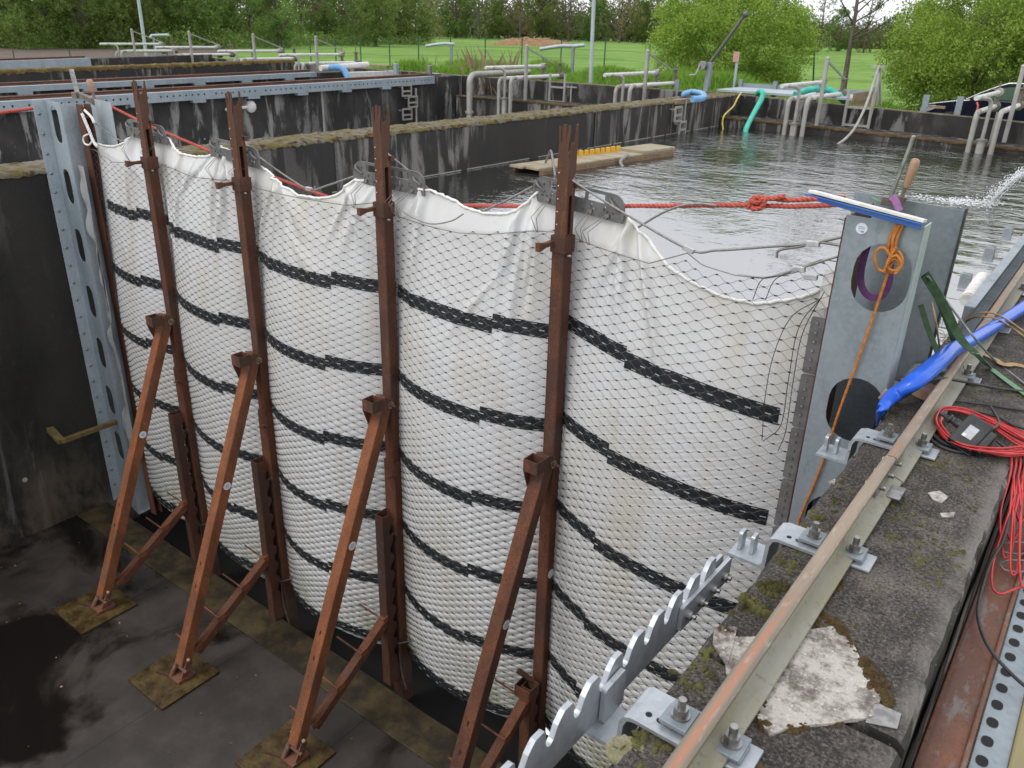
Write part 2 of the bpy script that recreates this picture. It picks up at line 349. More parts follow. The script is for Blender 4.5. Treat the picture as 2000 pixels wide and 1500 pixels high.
t = NT('floor_strip'); n1 = t.noise(3.5, 7, .7); n2 = t.noise(30, 5, .7); c = t.mix(t.ramp(n1, .38, .64), (.020,.014,.007), (.080,.057,.021)); c = t.mix(t.ramp(n2, .5, .7, 0, .7), c, (.02,.014,.007)); t.set(c, .6, .05); t.bump(n2, .3, .004); M['floor_strip'] = t.mat
# wet basin floor
t = NT('wet_floor'); n1 = t.noise(.62, 5, .55, (1,1,1), .5, (1.7,.4,0)); n2 = t.noise(22, 5, .7); n3 = t.noise(130, 3); n4 = t.noise(2.2, 6, .65); wet = t.ramp(n1, .475, .555)
c = t.mix(t.ramp(n4, .36, .66), (.032,.026,.022), (.060,.049,.042)); c = t.mix(t.ramp(n2, .5, .7, 0, .4), c, (.035,.026,.014)); c = t.mix(wet, c, (.009,.007,.006))
xo = t.sep()[0]; fr = t.math('FRACT', t.math('MULTIPLY', t.math('ADD', xo, 10.05), 1/1.38)); c = t.mix(t.math('LESS_THAN', fr, .0045), c, (.006,.005,.004)); v = t.voro(2.2, 'F1', 'Distance', (1,1,0)); c = t.mix(t.ramp(v, .028, .020), c, (.5,.48,.42))
r = t.ramp(n1, .45, .54, .45, .05); t.set(c, r, 0, .5); h = t.math('MULTIPLY', n3, t.math('SUBTRACT', 1, wet)); t.bump(h, .25, .004); M['floor'] = t.mat
# water
t = NT('water'); t.set((.022,.024,.020), .03, 0, .5); t.b.inputs['IOR'].default_value = 5.0; n1 = t.noise(3.8, 3, .5, (1,1.25,1), 1.0); n2 = t.noise(12, 2, .5, (1,1.2,1), .6); n3 = t.noise(.45, 2, .5)
w = t.sep(); dx = t.math('SUBTRACT', w[0], -.6); dy = t.math('SUBTRACT', w[1], 7.5); rad = t.math('SQRT', t.math('ADD', t.math('MULTIPLY', dx, dx), t.math('MULTIPLY', dy, dy)))
near = t.ramp(w[1], 2.5, 9, .09, 1.7); hh = t.math('ADD', t.math('MULTIPLY', n1, .75), t.math('MULTIPLY', n2, .28)); hh = t.math('MULTIPLY', hh, near)
calm = t.ramp(t.noise(.55, 3, .55, (1,1.6,1), .6, (4,2,0)), .40, .62, .45, 1); hh = t.math('MULTIPLY', hh, calm); ring = t.math('MULTIPLY', t.math('SINE', t.math('MULTIPLY', rad, 14)), t.ramp(rad, .2, 6, .10, 0)); hh = t.math('ADD', hh, ring)
t.bump(hh, .46, .040); M['water'] = t.mat
M['puddle'] = M['water']
t = NT('foam'); t.set((.82,.84,.86), .3, 0); M['foam'] = t.mat
t = NT('gap_dark'); t.set((.006,.005,.004), .8); M['dark'] = t.mat
# ground
t = NT('field_grass'); n1 = t.noise(.06, 5, .6); n2 = t.noise(.5, 6, .75, (1,.25,1)); n3 = t.noise(6, 5); c = t.mix(t.ramp(n1, .35, .65), (.14,.245,.052), (.19,.305,.080)); c = t.mix(t.ramp(n2, .44, .62, 0, .6), c, (.085,.165,.035)); c = t.mix(t.ramp(n3, .5, .7, 0, .3), c, (.20,.29,.10)); t.set(c, .9, 0, .03); t.bump(n3, .5, .1); M['field'] = t.mat
M['soil'] = simple('ploughed_soil', (.115,.085,.062), (.085,.062,.045), 1.5, .95, 0, .5)
M['dirt'] = simple('orange_dirt', (.30,.175,.09), (.21,.12,.06), 2, .95, 0, .5)
def leaf(name, a, b, tr=.35, vary=1):
    t = NT(name); g = t.n.new('ShaderNodeNewGeometry'); oi = t.n.new('ShaderNodeObjectInfo')
    c = t.mix(g.outputs['Random Per Island'], a, b); hs = t.n.new('ShaderNodeHueSaturation'); t.link(c, hs.inputs['Color'])
    t.link(t.ramp(oi.outputs['Random'], 0, 1, .80, 1.22) if vary else t.ramp(oi.outputs['Random'], 0, 1, .98, 1.06), hs.inputs['Value']); t.link(t.ramp(oi.outputs['Random'], 0, 1, .485, .515) if vary else t.ramp(oi.outputs['Random'], 0, 1, .503, .508), hs.inputs['Hue'])
    d = t.n.new('ShaderNodeBsdfDiffuse'); tl = t.n.new('ShaderNodeBsdfTranslucent'); mx = t.n.new('ShaderNodeMixShader'); mx.inputs[0].default_value = tr
    t.link(hs.outputs[0], d.inputs[0]); t.link(hs.outputs[0], tl.inputs[0]); t.link(d.outputs[0], mx.inputs[1]); t.link(tl.outputs[0], mx.inputs[2])
    t.link(mx.outputs[0], t.n['Material Output'].inputs[0]); return t.mat
M['leaf_dark'] = leaf('leaf_dark', (.09,.145,.035), (.19,.26,.07))
M['leaf_mid'] = leaf('leaf_mid', (.115,.175,.045), (.24,.31,.09))
M['leaf_olive'] = leaf('leaf_olive', (.155,.14,.065), (.25,.235,.105))
M['leaf_bush'] = leaf('leaf_bush', (.185,.28,.040), (.40,.51,.115), .45, 0)
M['leaf_far_haze_tint'] = leaf('leaf_far_haze_tint', (.15,.155,.075), (.25,.25,.13), .4)  # distance haze painted into the far leaves as a greyer olive
M['leaf_pale'] = leaf('leaf_pale', (.12,.15,.055), (.22,.25,.11), .4)
M['grass'] = leaf('grass_blade', (.13,.25,.03), (.27,.40,.08), .4)
M['reed'] = leaf('dry_reed', (.22,.17,.10), (.34,.27,.17), .3)
M['bark'] = simple('bark', (.075,.058,.045), (.12,.10,.08), 9, .9, 0, .5, (1,1,.2))
M['paint_navy'] = NT('navy_paint').set((.006,.008,.022), .18, .2).mat; M['paint_navy'].node_tree.nodes['Principled BSDF'].inputs['Coat Weight'].default_value = .8
M['glass'] = NT('car_glass').set((.075,.12,.085), .06, 0).mat  # greenery mirrored in the panes is put into the glass colour
M['chrome'] = simple('chrome', (.62,.62,.63), (.52,.52,.53), 9, .2, .9, 0)
M['lamp_glass'] = simple('headlight_glass', (.50,.52,.54), (.36,.38,.40), 20, .12, .3, 0)
M['fence_green'] = simple('fence_green', (.010,.065,.038), (.014,.08,.048), 10, .5, 0, 0)
M['sign_red'] = simple('faded_red_sign', (.46,.27,.24), (.40,.22,.20), 8, .6, 0, 0)
t = NT('lichen_plate'); n1 = t.noise(13, 8, .78); n2 = t.noise(60, 5, .7); v = t.voro(60); n3 = t.noise(210, 3); mask = t.ramp(n1, .40, .58)
c = t.mix(mask, (.11,.092,.080), (.43,.40,.355)); c = t.mix(t.ramp(v, .22, .12, 0, .7), c, (.56,.56,.53)); c = t.mix(t.ramp(n2, .55, .7, 0, .7), c, (.13,.115,.10)); c = t.mix(t.ramp(n3, .5, .7, 0, .5), c, (.25,.22,.20)); t.set(c, .85); t.bump(n2, .5, .004); M['lichen_plate'] = t.mat
t = NT('lichen'); n1 = t.noise(30, 5, .7); n2 = t.noise(140, 3); c = t.mix(t.ramp(n1, .38, .62), (.17,.155,.085), (.25,.235,.15)); c = t.mix(t.ramp(n2, .52, .7, 0, .7), c, (.15,.13,.06)); t.set(c, .95); t.bump(n1, .8, .006); M['lichen'] = t.mat
#@@PART2
# ------------------------------------------------------------------ levels
FL, WA, GR = -3.64, -.67, -1.05
XL = -7.69; YF = 16.35; POSTX = [-5.965, -4.638, -3.262, -1.897]; POSTY = [-.04, -.1, -.01, .03]
# ------------------------------------------------------------------ ground, soil, floor, water
b = MB(); xs = [-1500, -31.5, 1.6, 1500]; ys = [-300, -14, 17.0, 2500]
for i in range(3):
    for j in range(3):
        if i == 1 and j == 1: continue
        b.add([(xs[i], ys[j], GR), (xs[i+1], ys[j], GR), (xs[i+1], ys[j+1], GR), (xs[i], ys[j+1], GR)], [(0,1,2,3)])
tag(b.build('ground', M['field']), kind='structure')
def field_patch(name, pix, z, mat):
    bb = MB(); pts = [P(u, v, 'z', z) for u, v in pix]; bb.add(pts, [tuple(range(len(pts)))]); return tag(bb.build(name, mat), kind='structure')
field_patch('ploughed_soil', [(-300, 116), (120, 118), (330, 117), (470, 98), (420, 93), (200, 95), (-300, 88)], GR+.02, M['soil'])
field_patch('soil_strip', [(780, 66.5), (1010, 70), (1330, 80), (1330, 76.5), (1010, 67), (800, 62)], GR+.02, M['soil'])
b = MB(); b.bx(XL-.1, .1, -9, -.2, FL-.3, FL); b.bx(XL-.1, .1, -.2, .5, FL-.6, FL-.35, 1); tag(b.build('basin_floor', [M['floor'], M['dark']]), kind='structure')
b = MB(); b.bx(XL+.02, 0, -.54, -.215, FL+.001, FL+.016); tag(b.build('floor_sill', M['floor_strip'], bevel=.004), 'stained steel sill strip on the basin floor along the net', 'sill')
def sheet(name, x0, x1, y0, y1, z, mat):
    bb = MB(); bb.add([(x0,y0,z),(x1,y0,z),(x1,y1,z),(x0,y1,z)], [(0,1,2,3)]); return tag(bb.build(name, mat), kind='structure')
sheet('water', XL-.02, .02, .055, 16.4, WA, M['water'])
sheet('water', -16, -8.2, -12, 16.4, -2.6, M['water']); sheet('water', -30, -16.6, -12, 16.4, -2.2, M['water'])
# ------------------------------------------------------------------ basin walls
def wall_mb(p0, p1, w, zb, jit=.004, step=.14, ch=.022, mb=None, side=1):
    """wall from p0 to p1 (top, visible edge), thickness w to the left side; top edges worn"""
    p0, p1 = Vector(p0), Vector(p1); t = (p1-p0); L = t.length; t.normalize(); sd = Vector((0,0,1)).cross(t).normalized()*side
    prof = [(0, zb), (0, -ch), (ch*.45, -ch*.3), (ch, 0), (w-ch, 0), (w-ch*.45, -ch*.3), (w, -ch), (w, zb)]
    n = max(1, int(L/step)); vs = []; fs = []; mi = []
    for i in range(n+1):
        c = p0+t*(L*i/n)
        for k, (a, h) in enumerate(prof):
            j = jit if 0 < k < 7 else 0
            q = c+sd*a+Vector((0,0,h)); q += sd*random.gauss(0, j)*(1 if k not in (3, 4) else .6)+Vector((0,0,random.gauss(0, j*.6))); q.z = q.z if h != zb else zb+c.z*0
            vs.append(q)
    K = len(prof); mb = mb or MB(); o = len(mb.v)
    for i in range(n):
        for k in range(K-1):
            f = (i*K+k, (i+1)*K+k, (i+1)*K+k+1, i*K+k+1); fs.append(f if side > 0 else f[::-1]); mi.append(1 if k in (2, 3, 4) else 0)
    mb.v += [tuple(v) for v in vs]
    for f, m_ in zip(fs, mi): mb.f.append([o+i for i in f]); mb.m.append(m_); mb.s.append(False)
    for e in (0, n): mb.f.append([o+e*K+k for k in range(K)]); mb.m.append(0); mb.s.append(False)
    return mb
def step_iron(parent, c, nx, along, w=.30, d=.13):
    """one step iron: two arms and a double rung, standing off the wall"""
    b = MB(); c = Vector(c); n = Vector(nx)*d; a = Vector(along)*w*.42; z = Vector((0,0,1))
    for s in (-1, 1): b.bar(c+a*s+n-z*.15, c+a*s+n+z*.15, .035, .035, (1,0,0)); b.bar(c+a*s+z*.1, c+a*s+n+z*.1, .03, .03)
    for q in (.14, -.02, -.14): b.bar(c-a*.99+n+z*q, c+a*.99+n+z*q, .04, .045)
    b.build('step_iron', M['pipe'], parent)
def moss_mat(parent, p0, p1, w, seed, mat, res=.03, h=.030, over=.030, name='moss'):
    """cushion of moss over a wall top, hanging over both edges"""
    p0, p1 = Vector(p0), Vector(p1); t = p1-p0; L = t.length; t.normalize(); sd = Vector((0,0,1)).cross(t)
    n = int(L/res); k = max(6, int(w/res/1.2)); vs = np.zeros((n+1, k+5, 3))
    for i in range(n+1):
        c = p0+t*(L*i/n)
        for j in range(-2, k+3):
            a = min(max(j/k, 0), 1)*w; q = c+sd*a; ov = (-j if j < 0 else (j-k if j > k else 0))
            nz = noise.noise((q.x*5, q.y*5, seed))*.5+noise.noise((q.x*19, q.y*19, seed+3))*.35+noise.noise((q.x*55, q.y*55, seed))*.3
            z = c.z+.006+max(0, h*(.45+nz)); 
            if ov: z = c.z-over*ov*.5*(.5+.9*abs(noise.noise((q.x*9, q.y*9, seed+8)))*1.6)*(1 if ov == 2 else .6); q = q+sd*(.012+.012*ov*abs(nz))*(-1 if j < 0 else 1)
            vs[i, j+2] = (q.x, q.y, z)
    K = k+5; idx = np.arange((n+1)*K).reshape(n+1, K); q = np.stack([idx[:-1,:-1], idx[1:,:-1], idx[1:,1:], idx[:-1,1:]], -1).reshape(-1, 4)
    return np_mesh(name, vs.reshape(-1, 3), q, mat, parent, smooth=True)
# near wall with the crane rail
W = .467
t_ = thing('basin_wall', (W/2, -2, FL), 'gritty mossy concrete wall carrying the near crane rail', 'wall')
b = wall_mb((0, -6, 0), (0, -2.195, 0), W, -3.9, .0022, .05, .02, side=-1); wall_mb((0, -2.165, 0), (0, YF, 0), W, -3.9, .0024, .05, .02, b, -1); b.bx(.03, W-.012, -2.2, -2.16, -3.5, -.035)
b.build('body', [M['wall'], M['grit']], t_)
NEARWALL = t_
# broad mossy wall between the two basins
t_ = thing('basin_wall', (XL-.3, 4, FL), 'dark basin wall with a broad mossy top left of the water', 'wall')
wall_mb((XL, -9, 0), (XL, YF+.3, 0), .57, -4.2, .008, .2, .03).build('body', [M['wall'], M['moss_dry']], t_)
moss_mat(t_, (XL, -1.6, 0), (XL, YF, 0), .57, 3, M['moss_dry']); moss_mat(t_, (XL, -4.5, 0), (XL, -1.7, 0), .57, 5, M['moss_dry'])
for y in (3.45, 9.75): b = MB(); b.bx(XL, XL+.006, y-.02, y+.02, -3.5, -.02); b.build('joint', M['steel_dark'], t_)
b = MB(); b.bx(XL, XL+.004, .3, YF-1, WA+.006, WA+.022); b.build('waterline', M['pipe'], t_)
for (u, v) in ((1314, 222), (1322, 250)): q = P(u, v, 'x', XL); step_iron(t_, q, (1,0,0), (0,1,0), .34)
q = P(1340, 195, 'x', XL+.06); MB().cyl(q, (q.x, q.y, WA-.3), .025, 8).build('pipe', M['pipe'], t_)
# far wall with ledge, across all basins
t_ = thing('basin_wall', (-10, YF, FL), 'long dark far wall with a mossy ledge behind the pipes', 'wall')
b = MB(); wall_mb((1.5, YF, -.22), (XL-.01, YF, .0), .32, -4.2, .006, .25, .02, b, -1); wall_mb((XL-.012, YF, .0), (-30.5, YF, .0), .32, -4.2, .006, .25, .02, b, -1); b.build('body', [M['wall2'], M['moss_dry']], t_)
for x0, x1, nm in ((-.01, XL+.01, 0), (XL-.58, -16.0, 1)):
    za, zc = (-.60, -.455) if nm == 0 else (-.5, -.5); b = MB(); b.sweep([(0, 0), (.98, 0), (.98, -3.4), (0, -3.4)], (x1, YF+.02, zc), (x0, YF+.02, za)); b.build('ledge', M['wall'], t_); moss_mat(t_, (x0, 15.62, za), (x1, 15.62, zc), .24, 9+nm, M['moss_brown'], .05, .015, .03)
def ladder(parent, x, w, n, z0):
    b = MB(); y = YF-.12
    for s in (0, w): b.bx(x+s-.03, x+s+.03, y-.02, y+.02, z0-.42*n, z0+.35)
    for k in range(n): b.bx(x, x+w, y-.03, y+.03, z0-.38*k-.03, z0-.38*k+.015)
    b.build('ladder', M['pipe'], parent)
q = P(1655, 215, 'y', YF); ladder(t_, q.x, .55, 2, -.08)
q = P(1079, 163, 'y', YF); ladder(t_, q.x, .5, 2, -.12)
b = MB(); q = P(1116, 168, 'y', YF-.08); b.cyl((q.x, q.y, -.06), (q.x, q.y, -.9), .022, 8); b.bar((q.x-.18, q.y, -.1), (q.x+.18, q.y, -.1), .03, .03); b.build('guide_rod', M['pipe'], t_)
# neighbour walls further left (their tops rise or dip by a few centimetres)
def neighbour(x, pix0, pix1, w, label, y1=YF, mat='wall2', top='wall2'):
    a, c = P(*pix0, 'x', x), P(*pix1, 'x', x); t = thing('basin_wall', (x, (a.y+c.y)/2, FL), label, 'wall')
    s = (c.z-a.z)/(c.y-a.y); z = lambda y: a.z+s*(y-a.y)
    wall_mb((x, a.y-6, z(a.y-6)), (x, y1, z(y1)), w, -4.2, .006, .25, .02).build('body', [M[mat], M[top]], t); return t, z
W2, z2 = neighbour(-16.6, (0, 201), (886, 148), .5, 'pale streaked wall under the perforated beam, second from the water')
W3, z3 = neighbour(-19.6, (0, 172), (690, 139), .5, 'dark low wall with a pale hose over it, third from the water', 14.6)
W4, z4 = neighbour(-24.5, (0, 139), (420, 124), .5, 'thin mossy wall before the far pipe stands', YF, 'wall', 'moss_dry')
W5, z5 = neighbour(-29.5, (0, 121), (220, 113), .5, 'farthest dark basin wall at the left field edge', YF, 'wall')
moss_mat(W4, (-24.5, 2, z4(2)), (-24.5, YF, z4(YF)), .4, 13, M['moss'], .08, .05, .08)
for (u, v) in ((787, 176), (799, 198), (788, 222)): q = P(u, v, 'x', -16.6); step_iron(W2, q, (1,0,0), (0,1,0), .42, .15)
q = P(812, 172, 'x', -16.5); MB().cyl(q, (q.x, q.y, -2.4), .03, 8).build('pipe', M['pipe'], W2)
q = P(628, 175, 'x', -16.6); b = MB(); b.bx(-16.6, -16.592, q.y-.03, q.y+.03, -3, -.15); b.build('joint', M['pipe'], W2)
# small white valve stub on the streaked wall
q = P(490, 208, 'x', -16.55); t = thing('wall_tap', q, 'small white tap sticking out of the streaked wall', 'tap'); b = MB(); b.cyl(q, q+Vector((.1, -.75, -.02)), .035, 8); b.build('spout', M['white_pipe'], t); b = MB(); b.ball(q, .13, sc=(1,1,1.1)); b.build('valve_body', M['white_pipe'], t)
# rails and galvanised beams on the neighbour walls
def rail_prof(hw=.026, fw=.06, h=.1):
    return [(-fw, 0), (fw, 0), (fw, .008), (.012, .024), (.008, .03), (.008, h-.026), (hw, h-.02), (hw, h-.006), (hw-.006, h), (-hw+.006, h), (-hw, h-.006), (-hw, h-.02), (-.008, h-.026), (-.008, .03), (-.012, .024), (-fw, .008)]
def crane_beam(x, z, y0, y1, label_r, label_b, holes=True, hb=.24):
    t = thing('steel_rail', (x-.25, y0, z(y0)), label_r, 'rail'); b = MB(); b.sweep(rail_prof(.035, .06, .085), (x-.22, y0, z(y0)+.006), (x-.22, y1, z(y1)+.006)); b.build('rail_body', M['rust_worn'], t)
    t = thing('galvanised_beam', (x, y0, z(y0)), label_b, 'beam'); b = MB(); e = (Vector((x, y1, z(y1)))-Vector((x, y0, z(y0)))); L = e.length; e.normalize(); up = Vector((0,0,1))
    hs = [stadium(.2+.15*k, hb*.55, .045, .045, 3) for k in range(int((L-.3)/.15)) if k % 9 != 8] if holes else []
    b.plate([(0, 0), (L, 0), (L, hb), (0, hb)], hs, Vector((x+.14, y0, z(y0)-hb+.03)), e, up, .008)
    b.sweep([(-.08, 0), (.08, 0), (.08, .008), (-.08, .008)], (x+.06, y0, z(y0)+.022), (x+.06, y1, z(y1)+.022)); b.build('web', M['galv_blue'], t); b = MB()
    for k in range(int(L/1.45)): c = Vector((x+.06, y0, z(y0)))+e*(.5+1.45*k); b.bx(c.x-.03, c.x+.10, c.y-.16, c.y+.16, c.z-hb-.03, c.z-hb+.028); 
    b.build('clips', M['galv_blue'], t)
qe = P(842, 150, 'x', -16.6); crane_beam(-16.6, z2, -2, qe.y, 'rusty crane rail above the streaked wall', 'bluish perforated beam hung on the streaked wall', True, .20)
b = MB(); c = Vector((-16.75, qe.y+.1, z2(qe.y))); b.box(c+Vector((0,0,.16)), (.12,.1,.3)); b.box(c+Vector((0,.25,.06)), (.2,.3,.06)); tag(b.build('end_stop', M['steel'], bevel=.01), 'grey rail end stop beyond the perforated beam', 'end stop')
qe = P(612, 134, 'x', -19.6); crane_beam(-19.6, z3, 0, qe.y, 'thin rusty rail on the third wall', 'plain grey beam along the third wall', False, .12)
qe = P(172, 113, 'x', -29.5); crane_beam(-29.5, z5, 2, qe.y, 'rail on the farthest left wall', 'grey beam ending at the far left wall', False, .3)
# ------------------------------------------------------------------ near rail, brackets, toothed bar
XR = .143
yj = P(1733, 890, 'z', .1).y
for nm, y0, y1, lb in (('crane_rail', -5.5, yj-.003, 'worn rail with an orange band on the near wall, before the joint'), ('crane_rail', yj+.003, 7.5, 'worn buff rail crossed by the blue hose, beyond the joint')):
    t = thing(nm, (XR, (y0+y1)/2, 0), lb, 'rail'); off = 0 if y0 < -2 else .004
    b = MB(); pr = [(-.030, 0), (.052, 0), (.052, .008), (.012, .022), (.007, .03), (.007, .062), (.018, .069), (.0185, .080), (.012, .086), (-.012, .086), (-.0185, .080), (-.018, .069), (-.007, .062), (-.007, .03), (-.012, .022), (-.030, .008)]; b.sweep(pr, (XR+off, y0, .016), (XR+off, y1, .016)); o = b.build('rail_body', [M['rail'], M['rail_foot']], t, bevel=.0015)
    for pg in o.data.polygons:
        if pg.center.z+0 < .05 - 0: pg.material_index = 1
    if y0 < -2:
        b = MB()
        for s in (-1, 1): b.bx(XR+s*.0085 if s > 0 else XR-.0165, XR+.0165 if s > 0 else XR-.0085, yj-.2, yj+.14, .044, .076)
        b.bx(XR+.02, XR+.075, yj-.14, yj-.05, .026, .031); b.build('fishplate', M['steel'], t)
        for k in (-.15, -.05, .05): b = MB(); b.cyl((XR-.03, yj+k, .06), (XR+.032, yj+k, .06), .009, 6); b.build('bolt', M['steel'], t)
def nut(parent, x, y, z, h=.045):
    b = MB(); b.cyl((x, y, z), (x, y, z+.004), .021, 16); b.cyl((x, y, z+.004), (x, y, z+.022), .0165, 6); b.cyl((x, y, z+.022), (x, y, z+h), .009, 10); b.build('nut', M['steel'], parent, bevel=.0012)
BR = [(-2.425, 'galvanised rail bracket holding the toothed bar'), (-1.575, 'galvanised rail bracket with an empty fork, next beyond the end of the toothed bar'), (-.757, 'galvanised rail bracket beside the coiled red cable'), (.085, 'rail bracket under the green strap')]
for k, (y, lb) in enumerate(BR):
    t = thing('rail_bracket', (XR, y, 0), lb, 'bracket'); w = .055; b = MB()
    pr = [(-.150, -.105), (-.040, -.105), (-.033, -.098), (-.030, -.02), (-.022, -.001), (-.008, .004), (.115, .004), (.115, .013), (-.012, .013), (-.032, .005), (-.041, -.014), (-.043, -.090), (-.049, -.096), (-.150, -.096)]
    q = [(Vector((a, y-w, h))) for a, h in pr]; n = len(pr); b.add(q+[v+Vector((0, 2*w, 0)) for v in q], [(i, (i+1)%n, n+(i+1)%n, n+i) for i in range(n)]); tri = tessellate_polygon([[Vector((a, h, 0)) for a, h in pr]]); b.add(q, tri); b.add([v+Vector((0, 2*w, 0)) for v in q], [f[::-1] for f in tri])
    b.build('bent_plate', M['galv_light'], t, bevel=.003)
    b = MB(); b.bx(.115, .243, y-.043, y+.043, .004, .014); b.build('tail_plate', M['galv_light'], t, bevel=.003)
    for xc in (.073, .187):
        b = MB(); b.bx(xc-.030, xc+.030, y-.036, y+.036, .022 if xc < .1 else .024, .033); b.bx(xc-.006+(.02 if xc > .1 else -.03), xc+.012+(.02 if xc > .1 else -.03), y-.028, y+.028, .014, .024); b.build('clamp_plate', M['galv'], t, bevel=.002); nut(t, xc, y, .033)
    b = MB()
    for xh in (.012, .038): b.cyl((xh, y-.022+.0*xh, .0128), (xh, y-.022, .0136), .0075, 12)
    b.build('hole', M['dark'], t)
    if k in (1, 2):
        for s in (-.019, .019): b = MB(); b.plate(rrect(-.019, .019, 0, .062, .009, 3, (1,1,0,0)), [], (-.110+s, y, -.096), (0,1,0), (0,0,1), .011); b.build('fork_lug', M['galv_light'], t, bevel=.002)
# toothed bar
t = thing('toothed_bar', (-.12, -2.3, -.1), 'galvanised bar with hooked teeth beside the near wall', 'toothed bar')
p0, p1 = Vector((-.12, -2.675, .059)), Vector((-.12, -1.84, .012)); ex = (p1-p0).normalized(); per = (p1-p0).length/8; ey = Vector((0,-ex.z,ex.y)); 
out = [(-3*per-.02, -.135)]
top = []
for k in range(-3, 9):
    s = k*per
    top += [(s-.018, -.002), (s-.015, 0), (s+.015, 0), (s+.021, -.006), (s+.024, -.038), (s+.028, -.049)]
    if k < 8: top += [(s+.036, -.056), (s+.046, -.056), (s+.053, -.050), (s+.058, -.040), (s+.066, -.022), (s+.076, -.011)]
out = [(-3*per-.02, -.135), (8*per+.05, -.135), (8*per+.05, -.055)]+top[::-1]
MB().plate(out, [], p0, ex, ey, .013).build('bar', M['galv_light'], t, bevel=.0014)
for s, nm in ((.013, 0), (-.013, 1)): MB().plate(rrect(0, .32, 0, .075, .006, 2), [], p0+ex*(8*per-.20)+ey*(-.12)+Vector((s, 0, 0)), ex, ey, .011).build('splice_plate', M['galv_light'], t, bevel=.002)
for k in range(4): c = p0+ex*(8*per-.165+.078*k)+ey*(-.083); MB().cyl(c+Vector((.016,0,0)), c+Vector((.032,0,0)), .013, 6).cyl(c+Vector((.03,0,0)), c+Vector((.042,0,0)), .007, 8).build('bolt', M['steel'], t, bevel=.001)
c = Vector((-.104, -2.395, -.095)); MB().plate(rrect(-.045, .045, 0, .10, .008, 2), [], c, (0,1,0), (0,0,1), .013).build('tab', M['galv_light'], t, bevel=.002)
# white lichen-covered mosaic slab and moss on the near wall
pix = [(1432, 1240), (1505, 1248), (1622, 1220), (1668, 1262), (1690, 1305), (1720, 1362), (1700, 1405), (1500, 1428), (1425, 1330), (1418, 1290)]
pts = [P(u, v, 'z', .006) for u, v in pix]; c0 = sum(pts, Vector())/len(pts)
b = MB(); fine = []
for a, c in zip(pts, pts[1:]+pts[:1]):
    for k in range(5):
        q = a.lerp(c, k/5); q = q+Vector((random.gauss(0, .0035), random.gauss(0, .0035), 0)); fine.append(q)
b.plate([(q.x, q.y) for q in fine], [], (0, 0, .001), (1,0,0), (0,1,0), .010); b.build('repair_slab', M['lichen_plate'], NEARWALL, bevel=.003)
pts = [P(u, v, 'z', .003) for u, v in [(1705, 1370), (1760, 1395), (1752, 1425), (1690, 1412)]]; MB().plate([(q.x, q.y) for q in pts], [], (0,0,.003), (1,0,0), (0,1,0), .004).build('patch', M['steel'], NEARWALL)
pts = [P(u, v, 'z', .006) for u, v in [(1395, 1225), (1440, 1225), (1432, 1262), (1420, 1300), (1392, 1258)]]; MB().plate([(q.x, q.y) for q in pts], [], (0,0,.005), (1,0,0), (0,1,0), .006).build('patch', M['lichen_plate'], NEARWALL)
for pl_ in ([(1812, 962), (1835, 958), (1852, 970), (1840, 982), (1822, 975)], [(1836, 1002), (1866, 1000), (1862, 1010), (1840, 1009)], [(1618, 940), (1632, 935), (1630, 948)]):
    pts = [P(u, v, 'z', .003) for u, v in pl_]; MB().plate([(q.x, q.y) for q in resample(pts+[pts[0]], .006)[:-1]], [], (0,0,.0015), (1,0,0), (0,1,0), .003).build('pale_patch', M['lichen_plate'], NEARWALL)
def cushions(parent, pts, mat, name='moss'):
    """moss cushions: many small tufted domes in one mat"""
    vs = []; fs = []; n = 9; k = 4
    for (c, r, h) in pts:
        o = len(vs); ph = random.random()*6; el = random.uniform(.7, 1.3)
        for i in range(k+1):
            a = PI/2*i/k
            for j in range(n):
                q = 2*PI*j/n; rr = r*math.cos(a)*(1+.22*math.sin(2*q+ph)+random.uniform(-.18, .18))
                vs.append((c[0]+rr*math.cos(q)*el, c[1]+rr*math.sin(q)/el, c[2]-.003+h*math.sin(a)*(1+random.uniform(-.15, .15))))
        fs += [(o+i*n+j, o+i*n+(j+1)%n, o+(i+1)*n+(j+1)%n, o+(i+1)*n+j) for i in range(k) for j in range(n)]
    o = build(name, vs, fs, mat, parent, None, [True]*len(fs)); return o
def along(pix, n, r, h, spread=.012, z=0.):
    pl = [P(u, v, 'z', z) for u, v in pix]; rs = resample(pl, .012); out = []
    for q in rs:
        for _ in range(n): out.append(((q.x+random.gauss(0, spread), q.y+random.gauss(0, spread), z), random.uniform(.5, 1.1)*r, random.uniform(.5, 1)*h))
    return out
o = cushions(NEARWALL, along([(1640, 1110), (1600, 1180), (1560, 1235)], 3, .014, .010, .010)+along([(1480, 1380), (1470, 1340)], 2, .013, .012, .008)+along([(1562, 1230), (1612, 1205), (1645, 1240)], 3, .012, .012, .008)+along([(1640, 1215), (1660, 1255), (1672, 1275)], 3, .010, .012, .005)+along([(1690, 1300), (1715, 1340), (1730, 1370)], 5, .016, .018, .010)+along([(1458, 1375), (1490, 1420)], 3, .013, .014, .008)+along([(1540, 1424), (1570, 1420)], 3, .010, .012, .004)+along([(1625, 1415), (1645, 1412)], 2, .008, .009, .003)+along([(1478, 1355), (1492, 1350)], 2, .008, .01, .003)+along([(1575, 1295), (1595, 1305)], 2, .009, .008, .003)+along([(1415, 1235), (1430, 1240)], 4, .012, .016, .006)+along([(1370, 1490), (1480, 1490)], 2, .016, .010, .012)+along([(1668, 1262), (1670, 1268)], 2, .007, .008, .002), M['moss_brown']); o['kind'] = 'stuff'; o['label'] = 'brown moss creeping along the rail and round the white slab'
cl = []
